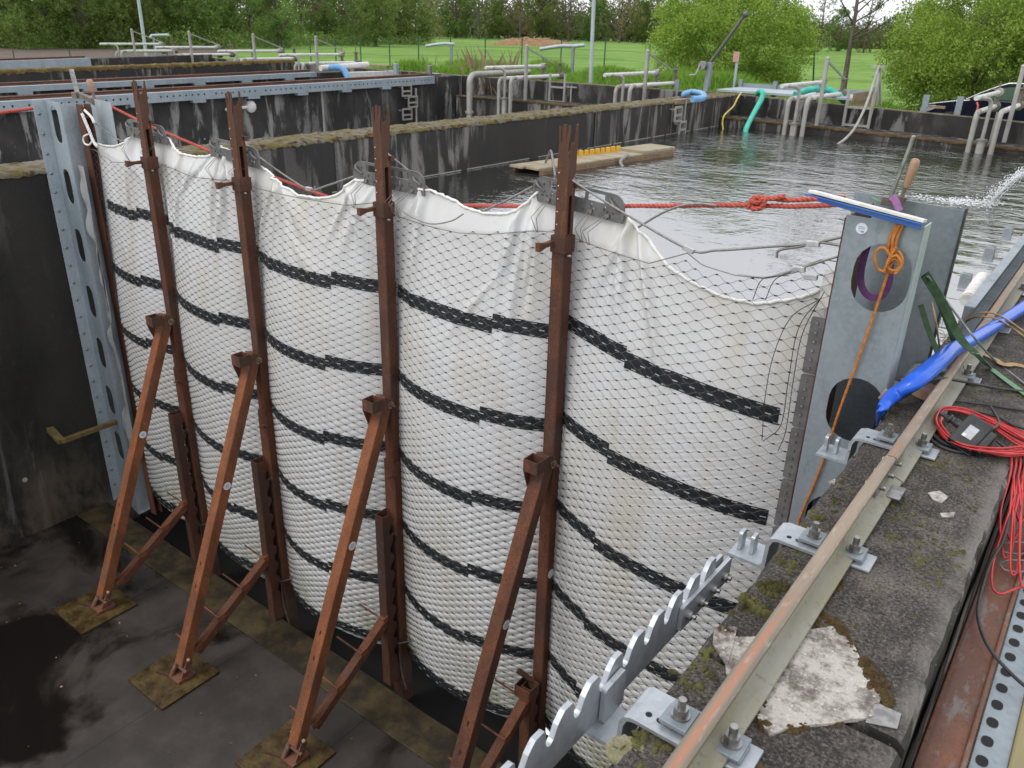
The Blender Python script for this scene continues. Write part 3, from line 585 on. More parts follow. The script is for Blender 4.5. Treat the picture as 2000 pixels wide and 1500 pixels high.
for (u, v, r) in [(1600, 1015, 20), (1470, 1190, 34), (1500, 1150, 26), (1530, 1150, 22), (1625, 975, 13), (1636, 983, 11), (1640, 955, 9), (1735, 985, 13), (1720, 1000, 11), (1740, 1012, 12), (1752, 1008, 8), (1765, 995, 8), (1710, 990, 9), (1508, 1140, 14), (1525, 1100, 12), (1555, 1080, 9), (1660, 965, 10), (1630, 1000, 9), (1650, 1015, 8), (1505, 1160, 18), (1752, 790, 12), (1740, 825, 9), (1765, 800, 7)]:
    q = P(u, v, 'z', 0); r = r*.0010
    for _ in range(9): cl.append(((q.x+random.gauss(0, r*.5), q.y+random.gauss(0, r*.5), 0), r*random.uniform(.3, .6), r*random.uniform(.5, .95)))
for _ in range(520):
    x = random.uniform(.20, W-.03); y = random.triangular(-2.6, 1.5, -1.2)
    if noise.noise((x*7, y*7, 2)) > .06:
        for _ in range(random.randint(2, 6)): r = random.uniform(.003, .009); cl.append(((x+random.gauss(0, .012), y+random.gauss(0, .012), 0), r, r*.6))
for _ in range(200):
    x = random.uniform(.01, .07); y = random.uniform(-2.7, 1.4)
    if noise.noise((x*7, y*6, 5)) > .05:
        for _ in range(4): r = random.uniform(.003, .011); cl.append(((x+random.gauss(0, .01), y+random.gauss(0, .014), 0), r, r*.6))
o = cushions(NEARWALL, cl, M['moss_green']); o['kind'] = 'stuff'; o['label'] = 'green moss cushions scattered on the gritty concrete'
q = P(1222, 1466, 'z', 0); o = cushions(NEARWALL, [((q.x+.038*math.cos(k*2.4)*(k/260)**.5, q.y+.038*math.sin(k*2.4)*(k/260)**.5, 0), .005+.002*random.random(), .0022+.0015*random.random()) for k in range(260)], M['lichen'], 'lichen'); o['label'] = 'round pale lichen rosette on the wall corner'
# loose grit
vs = []; fs = []
for _ in range(2600):
    x = random.uniform(.0, W); y = random.triangular(-3, 1.6, -1.6); r = random.uniform(.0008, .0028); o_ = len(vs)
    for k in range(4): q = k*PI/2+random.random(); vs.append((x+r*math.cos(q), y+r*math.sin(q), .0005))
    vs.append((x, y, r*1.2)); fs += [(o_, o_+1, o_+4), (o_+1, o_+2, o_+4), (o_+2, o_+3, o_+4), (o_+3, o_, o_+4)]
o = build('grit', vs, fs, M['grit'], NEARWALL); o['kind'] = 'stuff'
# ------------------------------------------------------------------ gutter beams at the right
sheet('concrete_ground', W-.02, 1.7, -14, 17.1, -.62, M['grit'])
t = thing('rusty_channel', (.54, -1.5, -.3), 'rust brown steel channel running beside the near wall', 'channel'); b = MB()
b.sweep([(-.052, -.17), (.048, -.17), (.048, 0), (.036, 0), (.036, -.012), (-.044, -.012), (-.052, .002)], (.537, -5, -.15), (.537, 1.2, -.15)); b.build('web', M['rust_worn'], t, bevel=.004)
b = MB(); b.sweep([(-.004, 0), (.004, 0), (.004, .03), (-.004, .03)], (.494, -5, -.158), (.494, 1.2, -.158)); b.build('flange', M['rust'], t, bevel=.002)
t = thing('perforated_beam', (.61, -1.5, -.3), 'galvanised beam with a row of round holes at the right edge', 'beam')
L = 6.2; hs = [stadium(.06+.072*k, .022, .040, .022, 5) for k in range(84)]
MB().plate([(0, -.004), (L, -.004), (L, .066), (0, .066)], [], (.594, -5, -.175), (0,1,0), (1,0,0), .004).build('flange', M['galv'], t)
b = MB(); 
for k in range(84): b.add([(.594+yy, -5+xx, -.1715) for xx, yy in stadium(.06+.072*k, .017, .036, .026, 5)], [tuple(range(12))])
o = b.build('holes', M['dark'], t)
t = thing('yellowed_beam', (.69, -1.5, -.3), 'yellowish weathered beam along the right picture edge', 'beam'); b = MB(); b.sweep([(-.026, -.1), (.026, -.1), (.026, 0), (-.026, 0)], (.687, -5, -.16), (.687, 1.2, -.16)); b.build('body', M['yellowed'], t, bevel=.006)
q = []
for _ in range(260):
    y = random.uniform(-2.3, -.6); q.append(((W+.004, y, random.uniform(-.16, -.06)), random.uniform(.003, .010), random.uniform(.004, .012)))
#@@PART3
# ------------------------------------------------------------------ barrier: tarpaulin, strips, wire net
SX = [-7.09]+POSTX+[-.40]; AMP = [.10, .16, .21, .20, .17]
def bulge(x, z):
    x = np.asarray(x, float); z = np.asarray(z, float); r = np.zeros(np.broadcast(x, z).shape)
    g = np.interp(z, [-3.6, -2.9, -1.2, -.6, -.2, .2, .5], [.75, 1.0, 1.05, .9, .66, .32, .15])
    for i in range(5):
        w = np.clip((x-SX[i])/(SX[i+1]-SX[i]), 0, 1); r = r+np.where((x >= SX[i]) & (x < SX[i+1]), AMP[i]*(1-np.abs(2*w-1)**2.3), 0)
    return r*g
YP = lambda x: np.interp(x, SX, [.03]+[y+.05 for y in POSTY]+[.045])
def ynet(x, z): return YP(x)-bulge(x, z)
CW, CH_ = .120, .056
skew = lambda x: -.075*np.logaddexp(0, (np.asarray(x)+1.75)*8)/8
TOP = [(188, 283), (205, 286), (222, 287), (245, 277), (262, 266), (300, 262), (326, 272), (340, 287), (362, 301), (385, 306), (412, 306), (428, 297), (436, 284), (470, 298), (508, 322), (530, 332), (560, 352), (600, 380), (640, 386), (668, 381), (685, 362), (692, 352), (760, 360), (830, 374), (845, 380), (870, 390), (905, 409), (940, 420), (980, 421), (1008, 412), (1026, 393), (1040, 379), (1120, 402), (1218, 427), (1232, 446), (1256, 468), (1276, 492), (1302, 522), (1340, 547), (1390, 572), (1440, 589), (1480, 594), (1530, 590), (1580, 580), (1612, 562)]
tp = [P(u, v, 'y', .06) for u, v in TOP]; TX = np.array([p.x for p in tp]); TZ = np.array([p.z for p in tp]); o_ = np.argsort(TX); TX = TX[o_]; TZ = TZ[o_]
ztop = lambda x: np.interp(x, TX, TZ)
NTOP = [(190, 292), (230, 315), (282, 315), (350, 325), (400, 342), (462, 348), (480, 347), (520, 362), (600, 380), (690, 397), (750, 393), (775, 420), (850, 440), (905, 452), (960, 455), (1040, 450), (1090, 455), (1120, 468), (1190, 490), (1270, 512), (1345, 492), (1375, 515), (1440, 535), (1500, 540), (1560, 522), (1605, 505)]
tn = [P(u, v, 'y', .03) for u, v in NTOP]; NX = np.array([p.x for p in tn]); NZ = np.array([p.z for p in tn]); o_ = np.argsort(NX); NX = NX[o_]; NZ = NZ[o_]
ntop = lambda x: np.interp(x, NX, NZ)
SEAM = [-6.35, -5.02, -3.72, -2.33, -1.40]
def warp(x, z): return .007*np.sin(z*2.3+x*1.7)+.004*np.sin(z*6.1-x*4.3)+.0025*np.sin(z*23+x*3), .010*np.sin(x*2.1+z*1.3)+.006*np.sin(x*5.7-z*4.1)+.003*np.sin(x*13+z*7)
def pillow(x, z):
    e_, d_ = warp(x, z); u = (x-e_)/CW; w = (z-skew(x)-d_)/CH_; a = np.abs(np.sin(PI*(u-w)))**.38*(.68+.32*np.abs(np.sin(PI*(u+w)))**.6)
    amp = np.interp(z, [-3.5, -2.4, -1.2, -.5, 0], [.017, .015, .0085, .003, .0004])
    return a*amp
CR = []
_r = random.Random(17)
for xc in [-6.4, -5.7, -5.0, -4.35, -3.62, -2.98, -2.2, -1.52]:      # folds fanning out below the clamp plate corners
    for k in range(4):
        zc = float(ztop(xc)); CR.append((xc+_r.gauss(0, .05), zc, xc+_r.uniform(-.42, .42), zc-_r.uniform(.35, 1.1), _r.uniform(.018, .05), _r.uniform(.010, .030)))
for k in range(26):
    xc = _r.uniform(-7, -.5); zc = float(ztop(xc))-_r.uniform(0, .5); CR.append((xc, zc, xc+_r.gauss(0, .22), zc-_r.uniform(.2, .9), _r.uniform(.012, .06), _r.uniform(-.014, .018)))
def creases(x, z):
    r = np.zeros(np.broadcast(x, z).shape)
    for x0, z0, x1, z1, w, a in CR:
        dx, dz = x1-x0, z1-z0; L2 = dx*dx+dz*dz; t = ((x-x0)*dx+(z-z0)*dz)/L2; d = np.abs((x-x0)*dz-(z-z0)*dx)/math.sqrt(L2); ww = w*(.5+1.0*np.clip(t, 0, 1.2))
        r = r+a*np.exp(-(d/ww)**2)*np.clip(1-np.abs(t-.35)/.75, 0, 1)
    return r
def ytarp(x, z):
    y = ynet(x, z)+.008; zt = ztop(x); d = zt-z
    fade = np.interp(d, [0, .15, .8, 1.7], [1.0, 1, .7, .0]); above = np.clip((z-ntop(x))/.15, 0, 1)
    y = y+fade*np.maximum(.050-2.1*creases(x, z), -.001-.04*above)+.004*above*np.sin(x*37+3*np.sin(x*11))
    for i, sx in enumerate(SEAM): y = y-.0035*np.exp(-((x-sx-.05*z)/.006)**2)
    return y+.03*above-pillow(x, z)
nx_, nz_ = 760, 560
gx = np.linspace(SX[0]-.06, -.385, nx_); gt = np.linspace(0, 1, nz_); X = np.repeat(gx[:, None], nz_, 1); Zt = ztop(gx)[:, None]; Zm = Zt+(-3.53-Zt)*gt[None, :]
Y = ytarp(X, Zm)
Y = np.where(Zm < -3.3, Y+((-3.3-Zm)/.23)**2*.16, Y)
V = np.stack([X, Y, Zm], -1).reshape(-1, 3); idx = np.arange(nx_*nz_).reshape(nx_, nz_); Q = np.stack([idx[:-1,:-1], idx[:-1,1:], idx[1:,1:], idx[1:,:-1]], -1).reshape(-1, 4)
tarp = thing('tarpaulin', (-3.7, 0, -1.6), 'white tarpaulin bulging between the rusty posts with black strips across it', 'tarpaulin')
np_mesh('sheet', V, Q, M['tarp'], tarp, smooth=True)
b = MB(); hp = [Vector((x, float(ytarp(np.array(x), np.array(z)))-.002, z+.004)) for x, z in zip(np.linspace(SX[0]-.04, -.40, 330), ztop(np.linspace(SX[0]-.04, -.40, 330)))]
hp = [p+Vector((0, random.gauss(0, .0015), random.gauss(0, .0018))) for p in hp]; b.tube(hp, [.0055+.003*abs(math.sin(i*1.9))+random.uniform(0, .003) for i in range(330)], 7); b.build('hem', M['hem'], tarp)
def strip(x0, z0, x1, z1, w=.092):
    n = max(4, int(abs(x1-x0)/.009)); k = 9; xs_ = np.linspace(x0, x1, n); zc = np.linspace(z0, z1, n)
    sc_ = np.linspace(-w/2, w/2, k); Xs = np.repeat(xs_[:, None], k, 1); Zs = zc[:, None]+sc_[None, :]; Ys = ytarp(Xs, Zs)-.0035
    Vv = np.stack([Xs, Ys, Zs], -1).reshape(-1, 3); ii = np.arange(n*k).reshape(n, k); q = np.stack([ii[:-1,:-1], ii[1:,:-1], ii[1:,1:], ii[:-1,1:]], -1).reshape(-1, 4)
    o = np_mesh('strip', Vv, q, M['strip'], tarp, smooth=True); uvl = o.data.uv_layers.new(name='uv'); U = np.stack([np.repeat((xs_-x0)[:, None], k, 1), np.repeat(sc_[None, :], n, 0)], -1).reshape(-1, 2)
    uvl.data.foreach_set('uv', U[q.ravel()].astype(np.float32).ravel())
for j in range(6):
    zc = -.30-.605*j
    if zc < -3.4: break
    for i in range(5):
        xa, xb, sm = SX[i], SX[i+1], SEAM[i]+.05*zc; dz = [.06, .03, 0, -.01, .06][i]*(1 if j < 3 else .6)
        if i < 4: 
            a0 = xa+(.13 if i == 0 and j == 0 else .02)
            strip(a0, zc+dz+.012, sm+.002, zc+dz-.008); strip(sm-.002, zc+dz+.026, xb-.0, zc+dz+.012)
        else:
            sl = -.105 if j == 0 else -.075
            e = -.56 if j == 0 else -.52
            strip(xa, zc+dz+.02, sm-.01, zc+dz+.02+sl*(sm-xa)); z2_ = zc+dz+.02+sl*(sm-xa)-.030; strip(sm-.012, z2_, e, z2_+sl*(e-sm))
# wire net: zig-zag wires meeting at crimped ferrules
net = thing('wire_net', (-3.7, -.1, -1.6), 'diamond steel wire net with dark ferrules stretched over the tarpaulin', 'net')
knots = []
rows = range(int(-3.55/(CH_/2)), int(.62/(CH_/2))+1)
x_hi = -.465
KN = {}
for r in rows:
    z0_ = r*CH_/2; c0_ = math.ceil((SX[0]+.02)/(CW/2)); 
    for c in range(c0_, int(x_hi/(CW/2))+1):
        if (c+r) % 2: continue
        x = c*CW/2; z = z0_+float(skew(x))
        if -3.36 < z < float(ntop(x)): KN[(c, r)] = (x, z)
xz = np.array(list(KN.values())); kidx = {k: i for i, k in enumerate(KN)}
def on_net(x, z): 
    e, d = warp(x, z); sg_ = .0012*np.sin(x*91+z*57)
    return np.stack([x+e+sg_, ynet(x, z)-.0015-.30*np.interp(z, [-3.5, -2.4, -1.2, -.5, 0], [.017, .015, .0085, .003, .0004]), z+d], -1)
KP = on_net(xz[:, 0], xz[:, 1])
segs = []
for (c, r), i in kidx.items():
    for dc in (-1, 1):
        j = kidx.get((c+dc, r-1))
        if j is not None: segs.append((i, j))
segs = np.array(segs); A, B = KP[segs[:, 0]], KP[segs[:, 1]]
xm = .5*(xz[segs[:, 0]]+xz[segs[:, 1]]); Mid = on_net(xm[:, 0], xm[:, 1])
sg = np.sign(B[:, 0]-A[:, 0])[:, None]; dv = (B-A); h1 = A+dv*np.array([.30, .3, .16]); h2 = A+dv*np.array([.70, .7, .84])
h1[:, 1] = .5*A[:, 1]+.5*Mid[:, 1]; h2[:, 1] = .5*B[:, 1]+.5*Mid[:, 1]
pts = [A, h1, h2, B]; R_ = .00145; Vw = []; ang = [0, 2*PI/3, 4*PI/3]
for p in pts:
    for a in ang: Vw.append(p+np.array([0, math.cos(a)*R_, math.sin(a)*R_]))
Vw = np.stack(Vw, 1).reshape(-1, 3); n = len(segs); base = np.arange(n)[:, None]*12; Qw = []
for s in range(3):
    for k in range(3): Qw.append(np.stack([base[:, 0]+s*3+k, base[:, 0]+s*3+(k+1)%3, base[:, 0]+s*3+3+(k+1)%3, base[:, 0]+s*3+3+k], -1))
np_mesh('wires', Vw, np.concatenate(Qw), M['wire'], net, smooth=True)
o_ = np.array([(x, y, z) for x in (-.0060, .0060) for y in (-.0032, .002) for z in (-.0031, .0031)]); Vk = (KP[:, None, :]+o_[None]).reshape(-1, 3)
fq = np.array([(0,1,3,2),(4,6,7,5),(0,4,5,1),(2,3,7,6),(0,2,6,4),(1,5,7,3)]); Qk = (np.arange(len(KP))[:, None, None]*8+fq[None]).reshape(-1, 4)
o = np_mesh('ferrules', Vk, Qk, M['ferrule'], net); o['kind'] = 'stuff'
b = MB(); ex_ = np.linspace(SX[0], -.42, 260); b.tube([Vector((x, float(ynet(x, ntop(x)))-.003, float(ntop(x))-.004)) for x in ex_], .0032, 6); b.build('border_cable', M['cable'], net)
b = MB()
for k in range(170): z = .24-k*.0218; b.box((SX[0]-.005, .028-.012*(k % 2), z), (.03, .026, .012), None, 0)
b.tube([(SX[0]-.015, .03, .26), (SX[0]-.015, .03, -3.45)], .016, 6); b.build('edge_clips', M['ferrule'], net)
# loose tie wires at the right end of the net
for pl in ([(1600, 585), (1545, 620), (1512, 690), (1495, 770), (1488, 860)], [(1605, 580), (1560, 640), (1540, 740), (1525, 830), (1490, 862)], [(1610, 570), (1568, 650), (1550, 740), (1535, 840), (1520, 880)], [(1470, 585), (1490, 545), (1540, 538)], [(1495, 585), (1515, 545), (1560, 530)]):
    b = MB(); b.tube(spline([P(u, v, 'y', -.07) for u, v in pl], 8), .0021, 5); b.build('tie_wire', M['rubber'], net)
# ------------------------------------------------------------------ clamp plates over the tarpaulin top
CLP = [((262, 250), (326, 276), 'small and far, at the leftmost rusty post'), ((436, 280), (508, 322), 'at the second rusty post from the left'), ((692, 346), (830, 374), 'at the third rusty post from the left'), ((1040, 379), (1218, 427), 'at the rightmost rusty post')]
for i, (pa, pb, lb) in enumerate(CLP):
    a, c = P(*pa, 'y', POSTY[i]+.085), P(*pb, 'y', POSTY[i]+.085)
    if i == 0: a = c+Vector((-.60, 0, .02))
    if i == 1: a = c+Vector((-.60, 0, .03))
    ex = c-a; L = ex.length; ex.normalize(); ey = Vector((0,1,0)).cross(ex)*-1; ey = Vector((-ex.z, 0, ex.x)); H = .145
    t = thing('clamp_plate', (a+c)/2, 'dark grey slotted clamp plate gripping the tarpaulin '+lb, 'clamp plate')
    outl = rrect(0, L, -.03, H-.03, .075, 6, (1, 1, 0, 0)); w1 = rrect(L*.19, L*.43, .052, .098, .008, 3); w2 = rrect(L*.46, L*.58, .052, .098, .008, 3); w3 = rrect(L*.61, L*.79, .052, .098, .008, 3)
    hs = [w1, w2, w3]+[stadium(L*f, .012, .02, .012, 3) for f in (.12, .17, .84, .89)]+[stadium(L*f, .025, .012, .03, 3) for f in (.22, .66, .80)]
    MB().plate(outl, hs, a, ex, ey, .009).build('plate', M['steel_grey'], t, bevel=.0012)
    for f, h in ((.03, .05), (.12, .075), (.30, .0), (.70, .015), (.85, .085), (.95, .045), (.58, .0)):
        q = a+ex*L*f+ey*h; b = MB(); b.cyl(q+Vector((0, -.005, 0)), q+Vector((0, -.013, 0)), .007, 8); b.build('bolt', M['steel'], t)
    for f in (.08, .90): q = a+ex*L*f+ey*.06; b = MB(); b.tube(spline([q+ex*-.03+ey*.02+Vector((0,-.006,0)), q+Vector((0,-.022,0)), q+ex*.035-ey*.025+Vector((0,-.006,0))], 5), .009, 6); b.build('cable_guide', M['steel_grey'], t)
    for f in (.19, .66, .84):
        q = a+ex*L*f+ey*-.005+Vector((0, -.012, 0)); x2 = q.x+(-.02 if f < .5 else -.01 if f < .7 else -.07); zb = float(ntop(x2))-.01; b = MB(); b.box(q, (.028, .01, .016))
        for s in (-.008, .010): b.tube([q+Vector((s, 0, 0)), Vector((x2+s*2, -.03+POSTY[i], (q.z+zb)/2)), Vector((x2+s*.4, float(ynet(x2, zb))-.006, zb))], .0024, 5)
        b.build('wire_loop', M['cable'], t)
# steel cables slung from post to post on the water side
def cable(label, pts, r=.0065, mat='cable', crimps=(), name='steel_cable'):
    t = thing(name, pts[0], label, 'cable'); MB().tube(spline(pts, 10), r, 8).build('strand', M[mat], t)
    for q, d in crimps: b = MB(); b.bar(Vector(q)-Vector(d)*.03, Vector(q)+Vector(d)*.03, .022, .026); b.build('crimp', M['crimp'], t, bevel=.003)
    return t
Yc = .11
cable('sagging steel cable between the second and third rusty post', [P(u, v, 'y', Yc) for u, v in [(470, 268), (505, 305), (560, 345), (605, 370), (640, 362), (690, 345)]], crimps=[(P(603, 369, 'y', Yc), (1, 0, 0))])
cable('sagging steel cable between the third and fourth rusty post', [P(u, v, 'y', Yc) for u, v in [(757, 300), (800, 335), (850, 380), (910, 418), (960, 405), (1040, 365)]], crimps=[(P(912, 419, 'y', Yc), (1, 0, 0))])
cable('long steel cable from the fourth post down to the galvanised end post', [P(u, v, 'y', .02) for u, v in [(1118, 352), (1160, 380), (1222, 418), (1345, 487), (1400, 489), (1500, 482), (1580, 476), (1645, 463)]], crimps=[(P(1345, 487, 'y', .02), (1, 0, -.25)), (P(1588, 476, 'y', .02), (1, 0, .08))])
cable('short cable end frayed beside the galvanised end post', [P(u, v, 'y', .02) for u, v in [(1645, 480), (1600, 474), (1560, 482), (1522, 489), (1517, 503)]])
cable('cable stub with a crimp above the torn net corner', [P(u, v, 'y', .02) for u, v in [(1640, 500), (1590, 515), (1560, 525), (1500, 542), (1440, 537)]], .005, crimps=[(P(1560, 526, 'y', .02), (1, 0, .12)), (P(1584, 541, 'y', .02), (1, 0, .1))])
cable('thin cable crossing behind the long one towards the red rope', [P(u, v, 'y', .14) for u, v in [(1240, 448), (1290, 418), (1330, 402), (1370, 398), (1400, 402)]], .006)
cable('thin steel cable from the left end post to the leftmost clamp plate', [P(u, v, 'y', .1) for u, v in [(160, 225), (185, 240), (215, 262), (240, 275), (262, 262)]], .005)
cable('slack steel cable between the leftmost and second rusty post', [P(u, v, 'y', .05) for u, v in [(322, 322), (355, 332), (395, 330), (415, 318), (424, 298)]], .005)
cable('slack steel cable hanging under the third clamp plate', [P(u, v, 'y', -.03) for u, v in [(775, 402), (800, 422), (840, 437), (880, 432), (905, 418)]], .004)
# ------------------------------------------------------------------ rusty barrier frames
def hollow(b, c, ax, ay, w, h, L, th, axl, mi=0):
    """square tube section: four walls along axl from c"""
    c, ax, ay, axl = Vector(c), Vector(ax), Vector(ay), Vector(axl)
    for s in (-1, 1):
        q = c+ax*s*(w/2-th/2); b.bar(q, q+axl*L, th, h, ay, mi); q = c+ay*s*(h/2-th/2); b.bar(q, q+axl*L, w-2*th, th, ay, mi)
FRL = ['leftmost rusty post frame, beside the galvanised left end post', 'second rusty post frame from the left', 'third rusty post frame, right of the middle basin plates', 'rightmost and nearest rusty post frame']
for i in range(4):
    ox, oy = POSTX[i], POSTY[i]; t = thing('post_frame', (ox, oy, FL), FRL[i], 'post frame', 'rusty post frames of the barrier')
    o3 = Vector((ox, oy, 0)); Q = lambda x, y, z: Vector((ox+x, oy+y, z))
    b = MB(); hollow(b, Q(0, 0, -3.9), (1,0,0), (0,1,0), .084, .084, 4.17, .006, (0,0,1)); b.build('post', M['rust'], t, bevel=.003)
    if i < 3:
        b = MB(); hollow(b, Q(.004, 0, -3.9), (1,0,0), (0,1,0), .112, .104, 2.33, .006, (0,0,1)); b.build('sleeve', M['rust'], t, bevel=.003)
        for z in (-1.68, -2.19): q = Q(.062, -.01, z); b = MB(); b.cyl(Q(.03, -.053, z), Q(.03, -.060, z), .026, 16); b.build('washer', M['steel'], t); b = MB(); b.cyl(Q(.03, -.06, z), Q(.03, -.085, z), .012, 6); b.cyl(Q(.03, -.085, z), Q(.03, -.11, z), .007, 8); b.build('bolt', M['rust_light'], t)
    # upper channel with jagged crown
    z0, z1 = .25, .90; w, d = .036, .030; th = .007; b = MB()
    fr = [(-w, z0), (w, z0), (w, .715), (.027, .755), (.030, .80), (.036, .86), (.033, z1), (.022, z1-.005), (.020, .86), (.012, .825), (.010, z1), (-.010, z1), (-.012, .82), (-.018, .80), (-.024, .815), (-.025, .87), (-.023, z1-.01), (-w, z1-.012), (-w+.004, .80), (-w, .74)]
    b.plate(fr, [], Q(0, -d, 0), (1,0,0), (0,0,1), th)
    sd = [(-d+.004, z0), (d+.012, z0), (d+.012, .56), (d-.006, .575), (d-.010, .615), (d+.002, .64), (d+.012, .645), (d+.012, .74), (d+.016, .80), (d+.012, z1), (d+.002, z1-.004), (d-.002, .85), (d-.016, .81), (-.012, .80), (-d+.004, .83)]
    b.plate(sd, [rrect(-.013, .018, .315, .53, .006, 2)], Q(w-.004, 0, 0), (0,1,0), (0,0,1), th); b.plate([(-d+.004, z0), (d, z0), (d, .76), (.01, .80), (.012, z1-.02), (-.004, z1-.02), (-.010, .81), (-d+.004, .83)], [], Q(-w+.004, 0, 0), (0,1,0), (0,0,1), th)
    b.bx(ox-w+.006, ox+w-.006, oy+d-.002, oy+d+.004, z0, .57); b.bx(ox+.018, ox+.052, oy+d+.004, oy+d+.030, .565, .595); b.build('crown_channel', M['rust_light'], t, bevel=.0015)
    b = MB()
    for k in range(6): b.cyl(Q(-.024, -d-.0045, .30+.07*k), Q(-.024, -d-.0030, .30+.07*k), .0035, 8)
    b.build('rivet', M['sticker'], t)
    b = MB(); hollow(b, Q(0, 0, .215), (1,0,0), (0,1,0), .100, .100, .095, .007, (0,0,1)); b.plate([(-.012, .07), (.020, .07), (.020, .10), (.010, .118), (-.012, .105)], [], Q(.045, .02, .20), (0,1,0), (0,0,1), .008); b.build('collar', M['rust'], t, bevel=.002)
    b = MB(); b.plate([(0, -.012), (-.07, -.010), (-.135, -.026), (-.138, .026), (-.07, .012), (0, .014)], [], Q(-.042, -.045, .265), (0,1,0), (0,0,1), .03); b.build('latch', M['rust_light'], t, bevel=.003)
    b = MB(); b.cyl(Q(.055, -.022, .205), Q(.066, -.022, .205), .009, 10); b.ball(Q(.068, -.022, .205), .009, n=8, k=4); b.build('bolt', M['steel'], t)
    # raking strut
    a, c = Q(0, -.085, -1.10), Q(0, -1.105-oy*0, -3.50); c.y = -1.10+oy*.6; b = MB(); dirv = (c-a).normalized(); b.bar(a-dirv*.06, c, .096, .092, (0, -1, 0)); b.build('strut', M['rust_light'] if i < 3 else M['rust'], t, bevel=.007, seg=3)
    b = MB(); n_ = Vector((0,-1,0)); n_ = (n_-dirv*n_.dot(dirv)).normalized()
    q = a+dirv*.02+n_*.095; hollow(b, q+Vector((0,0,-.03)), (1,0,0), (0,1,0), .108, .10, .085, .007, (0,0,1)); b.plate([(-.05, -.03), (.05, -.03), (.045, -.10), (.03, -.20), (.02, -.24)], [], q+Vector((-.048, 0, .0)), (0,1,0), (0,0,1), .008); b.build('strut_bracket', M['rust'], t, bevel=.002)
    for s_ in (1,): q = Q(.05, -.06, -1.10); b = MB(); b.cyl(q, q+Vector((.008, 0, 0)), .028, 18); b.build('washer', M['steel'], t); b = MB(); b.cyl(q+Vector((.006,0,0)), q+Vector((.03,0,0)), .014, 6); b.cyl(q+Vector((.03,0,0)), q+Vector((.05,0,0)), .009, 8); b.build('bolt', M['rust_light'], t)
    q = a.lerp(c, .40)+Vector((.0495, 0, 0)); MB().cyl(q, q+Vector((.0012, 0, 0)), .033, 24).build('sticker', M['sticker'], t)
    b = MB(); 
    for k in (-.011, 0, .011): b.bx(q.x+.0012, q.x+.0018, q.y-.020+abs(k)*.5, q.y+.020-abs(k)*.5, q.z+k-.003, q.z+k+.002)
    b.build('sticker_print', M['print'], t)
    q = Q(.058 if i < 3 else .0425, -.005, -1.96); MB().cyl(q, q+Vector((.0012, 0, 0)), .033, 24).build('sticker', M['sticker'], t)
    for f in (.66, .735): q = a.lerp(c, f)+n_*.0462; b = MB(); b.cyl(q-n_*.001, q+n_*.0006, .009, 10); b.bar(q+dirv*.018, q-dirv*.018, .009, .0014, n_); b.build('keyhole', M['dark'], t)
    # foot hinge and plate
    b = MB(); b.bx(ox-.32, ox+.19, -1.42+oy*.6, -.90+oy*.6, FL+.001, FL+.022); b.build('base_plate', M['base_plate'], t, bevel=.003)
    b = MB(); q = c; b.bar(q+Vector((-.055, .03, .03)), q+Vector((-.055, -.06, -.13)), .05, .016, (1,0,0)); b.bar(q+Vector((.055, .03, .03)), q+Vector((.055, -.06, -.13)), .06, .016, (1,0,0)); b.bx(q.x-.07, q.x+.07, q.y-.10, q.y+.06, FL+.022, FL+.05); b.cyl(q+Vector((-.075, -.02, -.03)), q+Vector((.085, -.02, -.03)), .016, 10); b.cyl(q+Vector((-.05, -.09, -.10)), q+Vector((-.05, -.02, .0)), .022, 8); b.build('hinge', M['rust_worn'], t, bevel=.003)
    for s in (-.066, .064): b = MB(); b.ball(q+Vector((s, .02, .06)), .016); b.build('bolt', M['plank'], t)
    b = MB(); b.bar((ox-.21, -1.23+oy*.6, FL+.026), (ox-.03, -1.17+oy*.6, FL+.034), .014, .014); b.build('pin', M['rust_dark'], t)
    # low brace with pins
    zt_ = -2.95; a2, c2 = Q(0, -.15, zt_), Q(0, -.93, -3.46); b = MB(); b.bar(a2, c2, .072, .072, (0,0,1)); b.build('brace', M['rust'], t, bevel=.004)
    for f in (.02, .34, .66, .98): q = a2.lerp(c2, f); b = MB(); b.bar(q+Vector((-.05, -.03, .03)), q+Vector((-.26, -.03, .04)), .010, .010); b.bar(q+Vector((.038, -.05, .03)), q+Vector((.038, .02, .045)), .006, .05); b.cyl(q+Vector((-.05, -.035, .036)), q+Vector((.046, -.035, .036)), .007, 6); b.build('pin', M['rust_light'], t)
    # toothed rack in front of the post
    zr = -1.99 if i < 3 else -2.86; zb = -3.62; b = MB(); b.bx(ox-.045, ox+.038, oy-.176, oy-.168, zb, zr)
    b.bx(ox-.045, ox-.037, oy-.168, oy-.06, zb, zr); sc_ = [(-.168, zb), (-.168, zr)]; sc_ += [(-.11, zr-.005)]; z = zr-.03
    while z > zb+.32: 
        for k, (dy, dz) in enumerate(((-.085, 0), (-.075, -.03), (-.080, -.06), (-.105, -.095), (-.118, -.13), (-.105, -.15))): sc_.append((dy, z+dz))
        z -= .165
    sc_ += [(-.09, z), (-.075, z-.10), (-.06, zb)]
    b.plate(sc_, [], Q(.038, 0, 0), (0,1,0), (0,0,1), .008); b.build('toothed_rack', M['rust_dark'] if i < 3 else M['rust'], t, bevel=.0015)
